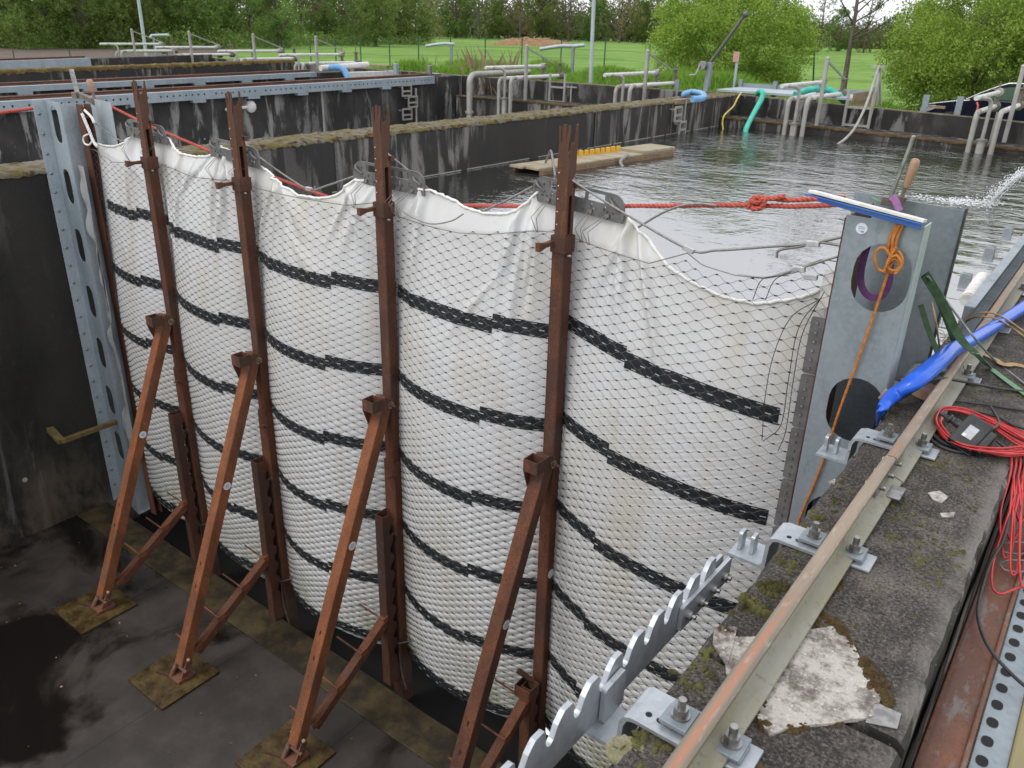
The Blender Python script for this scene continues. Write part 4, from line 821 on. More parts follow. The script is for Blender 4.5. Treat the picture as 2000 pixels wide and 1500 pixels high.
    if i == 3:
        b = MB(); hollow(b, Q(-.005, -.16, -2.93), (1,0,0), (0,1,0), .13, .12, .10, .008, (0,0,1)); b.cyl(Q(-.09, -.16, -2.76), Q(.0, -.10, -2.84), .02, 8); b.build('rack_cup', M['rust'], t, bevel=.003)
    else:
        b = MB(); b.cyl(Q(.06, -.09, -3.22), Q(.20, -.01, -3.16), .008, 6); b.tube(spline([Q(.07, -.09, -3.22), Q(.10, -.11, -3.45), Q(.16, -.12, -3.62)], 6), .006, 6); b.build('lashing', M['steel_dark'], t)
# ------------------------------------------------------------------ galvanised end posts
t = thing('end_post', (-.17, -.1, FL), 'galvanised end post with oval holes and a small round sticker, right of the net', 'end post')
def holeat(pix, y):
    q = [P(u, v, 'y', y) for u, v in pix]; return q
yp = -.34; a = P(1663, 545, 'y', yp); c = P(1776, 560, 'y', yp); tp_ = P(1722, 474, 'y', yp); bt_ = P(1722, 612, 'y', yp)
x0, x1 = -.325, -.04; h1 = stadium((a.x+c.x)/2, (tp_.z+bt_.z)/2, (c.x-a.x), tp_.z-bt_.z, 10)
a = P(1614, 800, 'y', yp); c = P(1722, 815, 'y', yp); tp_ = P(1672, 737, 'y', yp); bt_ = P(1660, 862, 'y', yp)
h2 = stadium((a.x+c.x)/2, (tp_.z+bt_.z)/2, (c.x-a.x), tp_.z-bt_.z, 10); hz = (h1[0][1]-h2[0][1]); zc1 = sum(q[1] for q in h1)/len(h1); zc2 = sum(q[1] for q in h2)/len(h2)
hs = [h1, h2]+[[(x, z+(zc2-zc1)*k) for x, z in h2] for k in (1, 2)]
MB().plate([(x0+.012, -3.64), (x1, -3.64), (x1, .706), (x0, .712)], hs, (0, yp, 0), (1,0,0), (0,0,1), .006).build('front_plate', M['galv'], t, bevel=.0015)
b = MB(); b.bx(x1-.003, x1+.003, yp+.003, yp+.12, -3.64, .706); b.build('lip', M['galv_pale'], t, bevel=.0015)  # paler zinc than the front plate paints the light on the bent lip
b = MB(); b.bx(x0-.004, x0+.001, yp-.004, .06, -3.64, .70); b.build('net_edge', M['rust_dark'], t)
for k in range(7):
    z1_ = P(1605, 617, 'y', -.0).z-.285*k; b = MB(); b.plate(rrect(-.032, .034, z1_-.278, z1_, .012, 3), [], (-.438, -.03, 0), (1, .06, 0), (0,0,1), .008)
    b.build('clip_bar', M['steel_grey'], t, bevel=.0015); b = MB()
    for j in range(6): b.cyl((-.440, -.034, z1_-.026-.045*j), (-.440, -.042, z1_-.026-.045*j), .006, 8)
    b.build('bolt', M['steel'], t)
b = MB(); b.bx(-.408, -.325, -.018, .02, -3.64, .19); b.build('net_channel', M['steel_dark'], t)
MB().plate([(-.44, -3.64), (.012, -3.64), (.012, .70), (-.44, .72)], [], (0, .17, 0), (1,0,0), (0,0,1), .006).build('back_plate', M['galv'], t, bevel=.0015)
b = MB(); b.bx(.012, .020, .155, .19, -3, .71); b.build('seal', M['rubber'], t, bevel=.002)
b = MB(); b.plate(rrect(-.02, .035, .2, .38, .01), [], (-.455, .05, 0), (1,0,0), (0,0,1), .004); b.build('hem_flap', M['hem'], t)
q = P(1683, 446, 'y', yp-.003); b = MB(); b.cyl(q, q+Vector((0, -.0012, 0)), .0215, 28); b.build('sticker', M['sticker'], t); b = MB()
for k, w_ in ((.006, .024), (-.001, .026), (-.010, .018)): b.bx(q.x-w_*.5, q.x+w_*.5, q.y-.0020, q.y-.0012, q.z+k-.0016, q.z+k+.0012)
b.bx(q.x+.001, q.x+.011, q.y-.0021, q.y-.0013, q.z-.016, q.z-.008); b.build('sticker_print', M['print'], t)
# left end post (folded sheet) with rusty channel
zt = .64; A_, B_, C_, D_ = P(70, 197, 'z', zt), P(89, 194, 'z', zt), P(118, 203, 'z', zt), P(152, 201, 'z', zt)
t = thing('end_post', (A_.x, A_.y, FL), 'tall bluish galvanised end post with long slots at the left wall', 'end post')
def vplate(a, c, zb, zt, holes, mat, name, th=.006):
    e = Vector((c.x-a.x, c.y-a.y, 0)); L = e.length; e.normalize(); MB().plate([(0, zb), (L, zb), (L, zt), (0, zt)], [[(x*L, z) for x, z in h] for h in holes], (a.x, a.y, 0), e, (0,0,1), th).build(name, M[mat], t, bevel=.001)
A_ = Vector((XL+.012, A_.y, 0)); B_ = P(87, 194, 'x', XL+.03); B_.z = 0
vplate(A_, B_, FL, zt, [], 'galv_pale', 'flange'); L_ = (C_-Vector((B_.x, B_.y, zt))).length
hs = []
for v in (245, 366, 481, 590, 690, 782, 870):
    u = 115+(v-245)*.19; d = RM.T @ np.array([(u-1000)/FPX, -(v-750)/FPX, 1.]); n_ = np.array([C_.y-B_.y, -(C_.x-B_.x), 0]); k = n_ @ (np.array(B_)-CAM)/(n_ @ d); zc = (CAM+k*d)[2]; hs.append([(x/L_, z) for x, z in rrect(.30*L_, .72*L_, zc-.16, zc+.16, .075, 5)])
vplate(B_, C_, FL, zt+.005, hs, 'galv_blue', 'slotted_web'); vplate(C_, D_, FL, zt, [], 'galv_pale', 'face')  # one folded sheet: darker web and paler face paint the shading of the folds
E_, F_ = P(176, 192, 'z', zt+.03), P(216, 200, 'z', zt+.03); vplate(E_, F_, FL, zt+.03, [], 'galv_pale', 'back_plate')
b = MB(); G_ = P(162, 203, 'z', zt); 
dd = (Vector((D_.x, D_.y, 0))-Vector((C_.x, C_.y, 0))).normalized(); nn = Vector((dd.y, -dd.x, 0))
for s in (-.036, .036): b.bar((G_.x+dd.x*s, G_.y+dd.y*s, FL), (G_.x+dd.x*s, G_.y+dd.y*s, zt), .012, .09, nn)
b.bar((G_.x-nn.x*.04, G_.y-nn.y*.04, FL), (G_.x-nn.x*.04, G_.y-nn.y*.04, zt-.03), .07, .008, nn); b.bar((G_.x, G_.y, zt-.12), (G_.x, G_.y, zt-.10), .07, .08, nn); b.build('rusty_channel', M['rust'], t, bevel=.002)
b = MB()
for k in range(24):
    z = zt-.12-.18*k
    for f in (.35,): q = A_.lerp(B_, f); b.ball((q.x+.006, q.y, z), .014, n=7, k=4)
b.build('rivets', M['steel'], t)
# crumpled grey film between post and net
gx = np.linspace(0, 1, 26); gz = np.linspace(-2.9, .12, 90); V = []
for z in gz:
    for f in gx:
        a = Vector((D_.x+.05, D_.y-.10, 0)).lerp(Vector((-7.02, -.085, 0)), f); nz = noise.noise((f*3, z*2.2, 1))*.10+noise.noise((f*8, z*5, 4))*.035
        w = math.sin(PI*f)**.6; V.append((a.x+nz*w, a.y-abs(nz)*w*.8, z+.08*noise.noise((f*2, 0, 7))))
idx = np.arange(len(V)).reshape(90, 26); tag(np_mesh('plastic_film', V, np.stack([idx[:-1,:-1], idx[:-1,1:], idx[1:,1:], idx[1:,:-1]], -1).reshape(-1, 4), simple('grey_film', (.30,.31,.31), (.20,.205,.205), 6, .35, 0, .4), smooth=True), 'crumpled grey plastic film between the left end post and the net', 'plastic film')
# white hem flap tied at the left post
b = MB(); pts = [P(u, v, 'y', -.02) for u, v in [(160, 222), (172, 250), (182, 275), (190, 286)]]; b.rope(spline(pts, 6), .014); pts = [P(u, v, 'y', -.03) for u, v in [(165, 215), (178, 228), (184, 240)]]; b.rope(spline(pts, 5), .012); b.tube(spline([P(u, v, 'y', -.03) for u, v in [(172, 262), (163, 268), (165, 280), (174, 283), (180, 276)]], 6), .008, 6); tag(b.build('white_tie', M['hem']), 'white knotted tie at the left end of the net', 'tie')
#@@PART4
# ------------------------------------------------------------------ ropes, clamps and straps at the end posts
def pix(ax, val, pl): return [P(u, v, ax, val) for u, v in pl]
t = thing('red_rope', (-3.7, .3, .5), 'red rope stretched from the left end post over the water to the right end post', 'rope')
ra = P(183, 191, 'y', .30); rb = P(1640, 401, 'y', .16)
pl = [ra, P(320, 257, 'y', .28), P(610, 374, 'y', .25), P(700, 388, 'y', .24), P(905, 401, 'y', .22), P(1230, 402, 'y', .18), P(1475, 400, 'y', .17)]
b = MB(); b.rope(spline(pl, 10), .0125, .075); b.build('rope_body', M['red_rope'], t)
b = MB(); b.rope(spline(pix('y', .165, [(1470, 401), (1500, 388), (1540, 391), (1600, 388), (1650, 386)]), 8), .012, .07); b.rope(spline(pix('y', .165, [(1470, 404), (1510, 402), (1560, 403), (1650, 399)]), 8), .012, .07)
b.rope(spline(pix('y', .15, [(1462, 408), (1470, 388), (1488, 386), (1492, 400), (1480, 408), (1466, 398), (1478, 386), (1505, 388), (1533, 383)]), 8), .0125, .07); b.rope(spline(pix('y', .14, [(1466, 392), (1480, 396), (1494, 386), (1490, 404), (1468, 409)]), 8), .012, .07); b.build('knot', M['red_rope'], t)
t = thing('red_rope', P(0, 220, 'x', -7.9), 'faded red rope running left from the left end post past the picture edge', 'rope'); b = MB(); b.rope(spline([P(-60, 226, 'x', -7.95), P(0, 220, 'x', -7.9), P(70, 211, 'x', -7.8), P(76, 208, 'x', -7.74)], 6), .016, .09); b.build('rope_body', M['red_rope'], t)
# orange rope
yo = -.365; t = thing('orange_rope', P(1740, 480, 'y', yo), 'orange rope knotted over the holed end post and hanging down', 'rope')
b = MB(); b.rope(spline([P(1757, 436, 'y', yo+.01), P(1745, 460, 'y', yo), P(1741, 500, 'y', yo-.005), P(1733, 535, 'y', yo-.005), P(1715, 590, 'y', yo), P(1680, 690, 'y', yo), P(1640, 800, 'y', yo), P(1600, 920, 'y', yo+.005), P(1565, 1003, 'y', yo+.005), P(1553, 1045, 'y', yo+.01)], 8), .0062, .034)
for dx in (0, 9, 18): b.rope(spline([P(1752+dx*.7, 438, 'y', yo+.005), P(1738+dx*.8, 465, 'y', yo), P(1735+dx*.7, 492, 'y', yo), P(1742+dx*.3, 510, 'y', yo)], 6), .0058, .034)
b.build('hanging_line', M['orange_rope'], t)
b = MB(); b.rope(spline(pix('y', yo-.012, [(1745, 510), (1728, 485), (1712, 490), (1709, 510), (1718, 528), (1732, 526), (1744, 512), (1752, 490), (1762, 505), (1758, 525), (1742, 532), (1726, 525)]), 7), .0062, .034)
b.rope(spline(pix('y', yo-.024, [(1726, 532), (1736, 512), (1750, 506), (1757, 520), (1745, 529), (1732, 518), (1740, 498), (1751, 482)]), 7), .0062, .034); b.rope(spline(pix('y', yo-.03, [(1748, 535), (1760, 518), (1752, 500), (1738, 505), (1730, 522)]), 7), .006, .034); b.build('knot', M['orange_rope'], t)
def ribbon(b, pts, w, nrm, th=.002, n=8, tw=0):
    q = spline(pts, n); N = len(q); vs = []; nrm = Vector(nrm)
    ws = w if isinstance(w, (list, tuple)) else [w]*2
    for i, p in enumerate(q):
        tt = (q[min(i+1, N-1)]-q[max(i-1, 0)]).normalized(); nn = Matrix.Rotation(tw*i/N, 3, tt) @ nrm; s = tt.cross(nn).normalized(); u = s.cross(tt); ww = np.interp(i/(N-1), np.linspace(0, 1, len(ws)), ws)
        vs += [p-s*ww/2-u*th/2, p+s*ww/2-u*th/2, p+s*ww/2+u*th/2, p-s*ww/2+u*th/2]
    fs = [(i*4+k, i*4+(k+1)%4, i*4+4+(k+1)%4, i*4+4+k) for i in range(N-1) for k in range(4)]; b.add(vs, fs+[(0,1,2,3), (4*N-4, 4*N-3, 4*N-2, 4*N-1)], 0, False); return b
t = thing('purple_sling', P(1690, 520, 'y', -.28), 'dark purple lifting sling looped inside the oval hole', 'sling'); b = MB()
ribbon(b, pix('y', -.27, [(1712, 430), (1694, 480), (1682, 530), (1684, 562), (1700, 580), (1722, 578), (1736, 552), (1740, 500), (1748, 430)]), .027, (.2, -1, .1), .005); b.build('loop', M['purple'], t)
ribbon(MB(), pix('y', .02, [(1741, 384), (1749, 392), (1757, 412)]), .028, (.3, -1, .2), .004).build('strap_end', M['pink'], t)
# blue edge strip lying over the post top
t = thing('edge_strip', P(1690, 400, 'y', yp), 'blue and white plastic edge strip lying over the right end post', 'edge strip'); a, c = P(1580, 374, 'y', yp-.01), P(1806, 432, 'y', yp-.01)
b = MB(); b.sweep([(-.028, -.018), (.05, -.006), (.05, .0), (-.026, -.010)], a, c); b.sweep([(.016, -.03), (.026, -.03), (.026, -.006), (.016, -.006)], a+Vector((.05, 0, 0)), c); b.build('lower_profile', M['blue'], t, bevel=.002)
b = MB(); b.sweep([(-.024, -.008), (.052, .002), (.052, .014), (-.022, .004)], a+Vector((.012, 0, .002)), c+Vector((.004, 0, 0))); b.build('white_cap', M['white_plastic'], t, bevel=.002)
# screw clamp
def screw_clamp(label, base, top, hb, ht, s=1):
    t = thing('screw_clamp', base, label, 'clamp'); base, top, hb, ht = Vector(base), Vector(top), Vector(hb), Vector(ht)
    MB().bar(base, top, .012*s, .026*s, (0, -1, 0)).build('bar', M['steel'], t, bevel=.002)
    b = MB(); d = (ht-hb).normalized(); L = (ht-hb).length; pr = [(0, .55), (.04, .85), (.10, .78), (.18, .95), (.5, 1), (.85, 1.08), (.96, .9), (1, .5)]
    b.tube([hb+d*L*q for q, _ in pr], [.018*s*r for _, r in pr], 12); b.build('handle', M['wood_red'], t)
    b = MB(); b.bar(base.lerp(top, .04), hb-d*.05*s, .03*s, .03*s); b.cyl(hb-d*.10*s, hb, .009*s, 8); b.box(base, (.06*s, .05*s, .035*s)); b.cyl(hb-d*.065*s, hb-d*.035*s, .022*s, 10); b.build('jaw', M['valve'], t, bevel=.003)
screw_clamp('screw clamp with a worn red handle on top of the right end post', P(1738, 392, 'y', .10), P(1785, 265, 'y', .10), P(1768, 368, 'y', .10), P(1790, 310, 'y', .10), 1.0)
screw_clamp('screw clamp with a reddish handle on top of the left end post', P(152, 186, 'y', .2), P(139, 135, 'y', .2), P(181, 181, 'y', .2), P(174, 155, 'y', .2), 1.5)
q = P(1715, 392, 'y', .12); ribbon(MB(), [q+Vector((-.03, 0, .01)), q, q+Vector((.05, 0, -.01))], .03, (0, 0, 1), .004).build('strap_end', M['green_pale'], None); tag(bpy.data.objects['strap_end.001'], 'pale green strap end beside the clamp foot', 'strap')
# green straps
t = thing('green_strap', P(1850, 620, 'x', .0), 'dark green lashing strap from the end post down to the rail', 'strap'); b = MB()
ribbon(b, [P(1808, 538, 'y', -.2), P(1835, 585, 'x', .03), P(1866, 670, 'x', .10), P(1878, 705, 'z', .06)], [.034, .034, .028, .016], (.4, -1, .3), .003); b.build('short_band', M['green_strap'], t)
b = MB(); ribbon(b, [P(1806, 535, 'y', -.19), P(1845, 600, 'x', .06), P(1875, 660, 'x', .14), P(1905, 690, 'x', .22)], [.036, .036, .032, .024], (.4, -1, .3), .003); b.build('long_band', M['green_strap'], t); ribbon(MB(), [P(1878, 690, 'z', .05), P(1879, 722, 'z', .03)], .018, (0, -1, 0), .003).build('tied_end', M['green_strap'], t)
ribbon(MB(), [P(1905, 690, 'x', .22), P(1930, 715, 'z', .02), P(1965, 742, 'z', .012), P(2010, 775, 'z', .008), P(2060, 810, 'z', .008)], .028, (0, 0, 1), .002).build('pale_tail', M['green_pale'], t)
ribbon(MB(), pix('y', -.1, [(1798, 595), (1812, 640), (1830, 685), (1834, 690)]), .022, (.4, -1, .3), .003).build('thin_band', M['green_strap'], t)
t = thing('cord', P(1900, 640, 'x', .1), 'thin grey cord from the end post across the wall top', 'cord'); b = MB(); b.tube(spline([P(1812, 540, 'y', -.2), P(1850, 590, 'x', .05), P(1905, 662, 'x', .2), P(1945, 705, 'z', .02), P(2020, 765, 'z', .008)], 8), .005, 6); b.build('line', M['cable'], t)
t = thing('cord', P(1900, 610, 'z', .1), 'tan cord looped over the rail and the blue hose', 'cord'); b = MB(); b.tube(spline([P(1872, 640, 'z', .03), P(1895, 618, 'z', .09), P(1925, 610, 'z', .12), P(1960, 620, 'z', .10), P(2010, 655, 'z', .012)], 8), .0045, 6); b.tube(spline([P(1880, 632, 'z', .03), P(1905, 620, 'z', .10), P(1945, 622, 'z', .12), P(1990, 650, 'z', .012), P(2040, 690, 'z', .008)], 8), .0045, 6); b.build('line', M['dry_leaf'], t)
t = thing('cord', P(1790, 540, 'y', -.1), 'thin cord tied at the green strap corner', 'cord'); b = MB(); b.tube(spline([P(1820, 590, 'y', -.15), P(1830, 640, 'y', -.1), P(1836, 690, 'x', .01)], 6), .004, 6); b.build('line', M['dry_leaf'], t)
for k, (pl, w) in enumerate((([(1938, 700), (1960, 712), (1985, 712), (2030, 725)], .030), ([(1905, 675), (1920, 690), (1945, 702), (1965, 712)], .022))):
    b = MB(); ribbon(b, [P(u, v, 'z', .012+.006*(i % 2)) for i, (u, v) in enumerate(pl)], [w*.5, w, w, w*.3], (0, .2, 1), .0012, 8, .5); tag(b.build('dry_reed_leaf', M['dry_leaf']), ('broad dry tan reed leaf lying near the right edge', 'narrow dry tan reed leaf beside the blue hose')[k], 'leaf')
b = MB()
for k in range(26):
    q = P(1848+random.uniform(-14, 24), 665+random.uniform(-28, 22), 'z', .01); a = random.uniform(0, 6.3); b.tube(spline([q, q+Vector((math.cos(a)*.03, math.sin(a)*.03, random.uniform(.0, .04))), q+Vector((math.cos(a+.5)*.07, math.sin(a+.5)*.07, .005))], 3), .0016, 4)
tag(b.build('dry_straw', M['dry_leaf']), 'tangle of dry straw caught behind the end post', 'straw', kind='stuff')
# blue layflat hose
t = thing('blue_hose', P(1850, 690, 'z', .1), 'bright blue flattened hose crossing the rail and drooping into the basin', 'hose')
ctr = [P(1712, 830, 'x', -.03), P(1722, 800, 'x', .0), P(1745, 772, 'z', .06), P(1790, 742, 'z', .125), P(1835, 705, 'z', .14), P(1862, 682, 'z', .135), P(1900, 664, 'z', .10), P(1950, 632, 'z', .07), P(2000, 600, 'z', .06), P(2060, 562, 'z', .05)]
wd = [.004, .018, .034, .039, .037, .032, .029, .030, .031, .032]; ht = [.004, .012, .024, .032, .034, .033, .031, .031, .031, .031]
q = spline(ctr, 8); N = len(q); vs = []; K = 20
for i, p in enumerate(q):
    tt = (q[min(i+1, N-1)]-q[max(i-1, 0)]).normalized(); s = tt.cross(Vector((0, 0, 1))).normalized(); u = s.cross(tt); f = i/(N-1)*9; ww = np.interp(f, range(10), wd); hh = np.interp(f, range(10), ht)
    for k in range(K): a = 2*PI*k/K; c_ = math.cos(a); s_ = math.sin(a); vs.append(p+s*ww*c_+u*hh*s_*(1-.14*math.exp(-(c_*3+.6*math.sin(f*2))**2)*math.exp(-((f-4.5)/2.5)**2)))
b = MB(); b.add(vs, [(i*K+k, i*K+(k+1)%K, i*K+K+(k+1)%K, i*K+K+k) for i in range(N-1) for k in range(K)]+[tuple(range(K))], 0, True); b.build('hose_body', M['blue_hose'], t)
b = MB(); b.box(P(1733, 775, 'z', .03), (.05, .02, .05), Matrix.Rotation(.4, 3, 'Y')); tag(b.build('wood_block', M['wood_red'], bevel=.004), 'small brown wooden block under the drooping end of the blue hose', 'block'); b = MB(); b.box(P(1800, 760, 'z', .025), (.16, .09, .045), Matrix.Rotation(-.5, 3, 'Z')); tag(b.build('wood_block', M['wood_red'], bevel=.004), 'larger brown wooden block wedged between the blue hose and the rail', 'block')
# black cables
t = thing('black_cable', P(1900, 750, 'z', .03), 'single black cable crossing the rail under the blue hose', 'cable'); b = MB(); b.tube(spline([P(1740, 790, 'z', .02), P(1790, 760, 'z', .06), P(1830, 740, 'z', .105), P(1880, 745, 'z', .07), P(1940, 757, 'z', .02), P(2000, 765, 'z', .008), P(2070, 775, 'z', .008)], 8), .0062, 8); b.build('lead', M['rubber'], t)
t = thing('black_cable', P(1850, 870, 'z', .01), 'black rubber cable looped round the red coil', 'cable'); b = MB()
b.tube(spline([P(2050, 808, 'z', .01), P(1990, 800, 'z', .01), P(1900, 787, 'z', .012), P(1842, 782, 'z', .012), P(1812, 800, 'z', .012), P(1808, 835, 'z', .01), P(1822, 862, 'z', .008), P(1850, 877, 'z', .008), P(1885, 884, 'z', .008), P(1960, 886, 'z', .008), P(2000, 884, 'z', .01), P(2040, 870, 'z', .012)], 8), .0058, 8)
b.tube(spline([P(2050, 850, 'z', .02), P(1985, 832, 'z', .02), P(1950, 815, 'z', .02), P(1905, 803, 'z', .02), P(1860, 800, 'z', .02), P(1820, 812, 'z', .018), P(1817, 838, 'z', .015), P(1838, 862, 'z', .012), P(1872, 876, 'z', .012)], 8), .0058, 8)
b.tube(spline([P(1935, 795, 'z', .03), P(1950, 820, 'z', .04), P(1948, 832, 'z', .05), P(1935, 838, 'z', .06)], 6), .005, 8); b.build('lead', M['rubber'], t)
t = thing('black_cable', P(1960, 1000, 'x', .5), 'black cable hanging over the wall edge and the rusty channel', 'cable'); b = MB()
b.tube(spline([P(1948, 862, 'z', .03), P(1972, 885, 'z', .02), P(1986, 915, 'z', -.005), P(1978, 975, 'z', -.05), P(1962, 1050, 'z', -.09), P(1935, 1100, 'z', -.12), P(1913, 1170, 'z', -.13), P(1912, 1215, 'z', -.135), P(1935, 1270, 'z', -.135), P(1990, 1330, 'z', -.14), P(2040, 1365, 'z', -.14)], 8), .005, 8); b.build('lead', M['rubber'], t)
# red cable coil
t = thing('red_cable', P(1900, 840, 'z', .02), 'coiled red extension cable on the wall spilling over its edge', 'cable'); b = MB()
random.seed(5)
cx, cy = P(1872, 832, 'z', .02), P(1990, 850, 'z', .02)
for k in range(13):
    r1 = random.uniform(-5, 7); zz = .006+.0068*(k % 7)
    pl = [(2050+r1*2, 868+k*2), (1990, 838+k*2.6+r1*.6), (1940, 815+k*1.7+r1*.5), (1890, 798+r1*.7+k*.8), (1845, 793+k*.6+r1*.3), (1822+k*1.4, 806+k*.8), (1824+k*1.2+r1*.3, 828+r1*.4), (1840+k*1.4, 852+r1*.5), (1870+k, 868+r1*.4), (1912, 876+r1*.6), (1960, 874+r1+k), (2010, 868+r1+k*1.5), (2060, 880+k)]
    b.tube(spline([P(u, v, 'z', zz+.004*math.sin(i*1.7+k)) for i, (u, v) in enumerate(pl)], 6), .0036, 7)
b.build('coil', M['red_cable'], t); b = MB()
for k in range(8):
    u = 1968+k*9+random.uniform(-4, 4); bt = random.uniform(1020, 1150); w_ = random.uniform(8, 22)
    b.tube(spline([P(u+8, 872, 'z', .02), P(u+10, 905, 'z', .012), P(u+4, 940, 'z', -.02), P(u-4+random.uniform(-8, 4), 1000, 'z', -.06), P(u-10, bt-30, 'z', -.11), P(u-10+w_*.5, bt, 'z', -.125), P(u-4+w_, bt-25, 'z', -.11), P(u+6+w_*.6, 985, 'z', -.05), P(u+14, 930, 'z', -.01)], 6), .0036, 7)
b.tube(spline([P(1985, 960, 'z', -.03), P(1958, 1040, 'z', -.09), P(1940, 1100, 'z', -.12), P(1938, 1145, 'z', -.135), P(1955, 1160, 'z', -.135), P(1990, 1148, 'z', -.135), P(2040, 1140, 'z', -.135)], 8), .0036, 7); b.build('hanging_loops', M['red_cable'], t)
b = MB()
for v0 in (1065, 1100): b.tube(spline([P(1955, v0, 'z', -.14), P(1975, v0-6, 'z', -.12), P(2010, v0-2, 'z', -.13), P(2000, v0+16, 'z', -.14), P(1965, v0+14, 'z', -.14), P(1953, v0+4, 'z', -.14)], 6), .0035, 6)
tag(b.build('tie_cord', M['cable']), 'pale tie cord loops round the rusty channel under the red cable', 'cord')
# black socket box
p0_ = P(1896, 848, 'z', .075); nb = Vector((.12, -.62, .76)).normalized()
def onp(u, v):
    d = Vector(RM.T @ np.array([(u-1000)/FPX, -(v-750)/FPX, 1.])); c = Vector(CAM); return c+d*((p0_-c).dot(nb)/d.dot(nb))
qA, qB, qD = onp(1897, 808), onp(1937, 833), onp(1857, 853); ex = (qB-qA); w_ = ex.length; ex.normalize(); ey = (qA-qD); ey = ey-ex*ey.dot(ex); h_ = ey.length; ey.normalize(); ez = ex.cross(ey); R = Matrix((ex, ey, ez)).transposed()
ctr_ = (qB+qD)/2-ez*.03; t = thing('socket_box', ctr_, 'black rubber socket box with a grey label on the red coil', 'socket box')
w_ *= 1.12; h_ *= 1.1; MB().box(ctr_-ez*.006, (w_, h_, .072), R).build('body', M['black'], t, bevel=.006)
MB().box(ctr_-ez*.004, (w_*1.05, h_*1.04, .010), R).build('seam', M['black'], t, bevel=.003)
top_ = ctr_+ez*.0304
MB().box(top_-ey*h_*.03, (w_*.40, h_*.40, .0012), R).build('type_label', simple('grey_label', (.42,.42,.44), (.34,.34,.36), 60, .4, 0, 0), t)
MB().box(top_-ex*w_*.13-ey*h_*.19+ez*.0006, (w_*.13, h_*.09, .0012), R).build('type_label', M['white_plastic'], t)
MB().box(ctr_+ex*(w_*.5+.012)-ez*.006, (.028, h_*.74, .058), R).build('flap', M['black'], t, bevel=.005)
b = MB()
for sx in (-.42, .42):
    for sy in (-.42, .42): q = top_+ex*w_*sx+ey*h_*sy; b.cyl(q-ez*.001, q+ez*.0012, .004, 8)
b.build('screw', M['rubber'], t)
b = MB(); q = ctr_-ex*w_*.5+ey*h_*.1; pr = [(0, .016), (.022, .016), (.023, .013), (.036, .013), (.037, .018), (.045, .018), (.046, .010), (.08, .008)]; b.tube([q-ex*s for s, _ in pr], [r for _, r in pr], 14); b.build('plug', M['black'], t)
# galvanised channel lying along the wall farther on, and its lugs
t = thing('galvanised_channel', (0, 2.2, .1), 'shiny galvanised channel lying along the wall beyond the straps', 'channel')
c0_, c1_ = P(1872, 640, 'x', .03), P(2060, 462, 'x', .03); c0_ = Vector((.03, c0_.y, .06)); 
b = MB(); b.sweep([(-.006, 0), (.05, 0), (.05, .006), (0, .006), (0, .144), (.04, .144), (.04, .15), (-.006, .15)], (.055, .62, .03), (.055, 5, .03)); b.build('channel_body', M['galv'], t, bevel=.002)
for y in (.95, 2.0): b = MB(); b.cyl((.060, y, .10), (.068, y, .10), .012, 12); b.build('bolt', M['steel'], t)
for k, y in enumerate((.93, 1.75, 2.58, 3.4)):
    t = thing('rail_bracket', (-.06, y, 0), ('white', 'dirty', 'third', 'far')[k]+' wall bracket with two upright lugs beside the shiny channel, '+('nearest to', 'second from', 'third from', 'farthest from')[k]+' the end post', 'bracket')
    b = MB(); b.bx(-.135, .03, y-.06, y+.06, -.03, -.02); b.build('bent_plate', M['galv_light'], t, bevel=.002)
    for s in (-.018, .018): MB().plate(rrect(-.03, .03, 0, .09, .014, 3, (1,1,0,0)), [], (-.11, y+s, -.02), (1,0,0), (0,0,1), .012).build('fork_lug', M['galv_light'], t, bevel=.002)
    b = MB(); b.bx(.115, .243, y-.043, y+.043, .004, .014); b.build('tail_plate', M['galv_light'], t, bevel=.003); nut(t, .187, y, .02)
for k, (y, l) in enumerate(((1.30, .42),)):
    b = MB(); b.cyl((-.02, y, .03), (-.02, y+l, .06), .042, 14); b.cyl((-.02, y-.02, .03), (-.02, y, .03), .035, 14); tag(b.build('white_float', M['white_plastic'], bevel=.01), 'long white plastic float between the shiny channel and the water', 'float')
# wooden bracket on the left wall
q = P(120, 862, 'x', XL+.35); e_ = P(243, 818, 'x', XL+.35); f_ = P(98, 838, 'x', XL+.02)
t = thing('wooden_arm', q, 'mossy angled wooden arm sticking out from the left wall', 'wooden arm'); MB().bar(f_, q, .07, .05).build('wall_piece', M['wood_mossy'], t, bevel=.004); MB().bar(q, e_, .05, .045).build('long_piece', M['wood_mossy'], t, bevel=.004)
# ------------------------------------------------------------------ in the water: raft, jet
ra, rb = P(1040, 337, 'z', WA+.03), P(1307, 293, 'z', WA+.08); e = (rb-ra); e.z = 0; L = e.length; e.normalize(); s = Vector((-e.y, e.x, 0)); R = Matrix((e, s, Vector((0,0,1)))).transposed()
t = thing('raft', (ra+rb)/2, 'pale plank raft with yellow blocks floating beside the mossy wall', 'raft'); c = (ra+rb)/2; c.z = WA
for k in (0, 1): MB().box(c+s*(.02+.28*k)+Vector((0,0,.085))-e*(.12*k), (L*(1-.03*k), .26, .035), R).build('plank', M['plank'], t, bevel=.006)
MB().box(c+e*L*.37+s*.15+Vector((0,0,.125)), (L*.26, .55, .05), R).build('deck_box', M['plank'], t, bevel=.008)
for k in (-.12, .42): MB().box(c+s*k+Vector((0,0,.0)), (L*.98, .04, .13), R).build('side_board', M['plank_side'], t, bevel=.004)
for k in range(10): MB().box(c+e*(L*(-.155+.040*k))+s*.34+Vector((0,0,.145)), (.075 if k % 3 else .06, .05, .10), R).build('yellow_block', M['yellow'], t, bevel=.004)
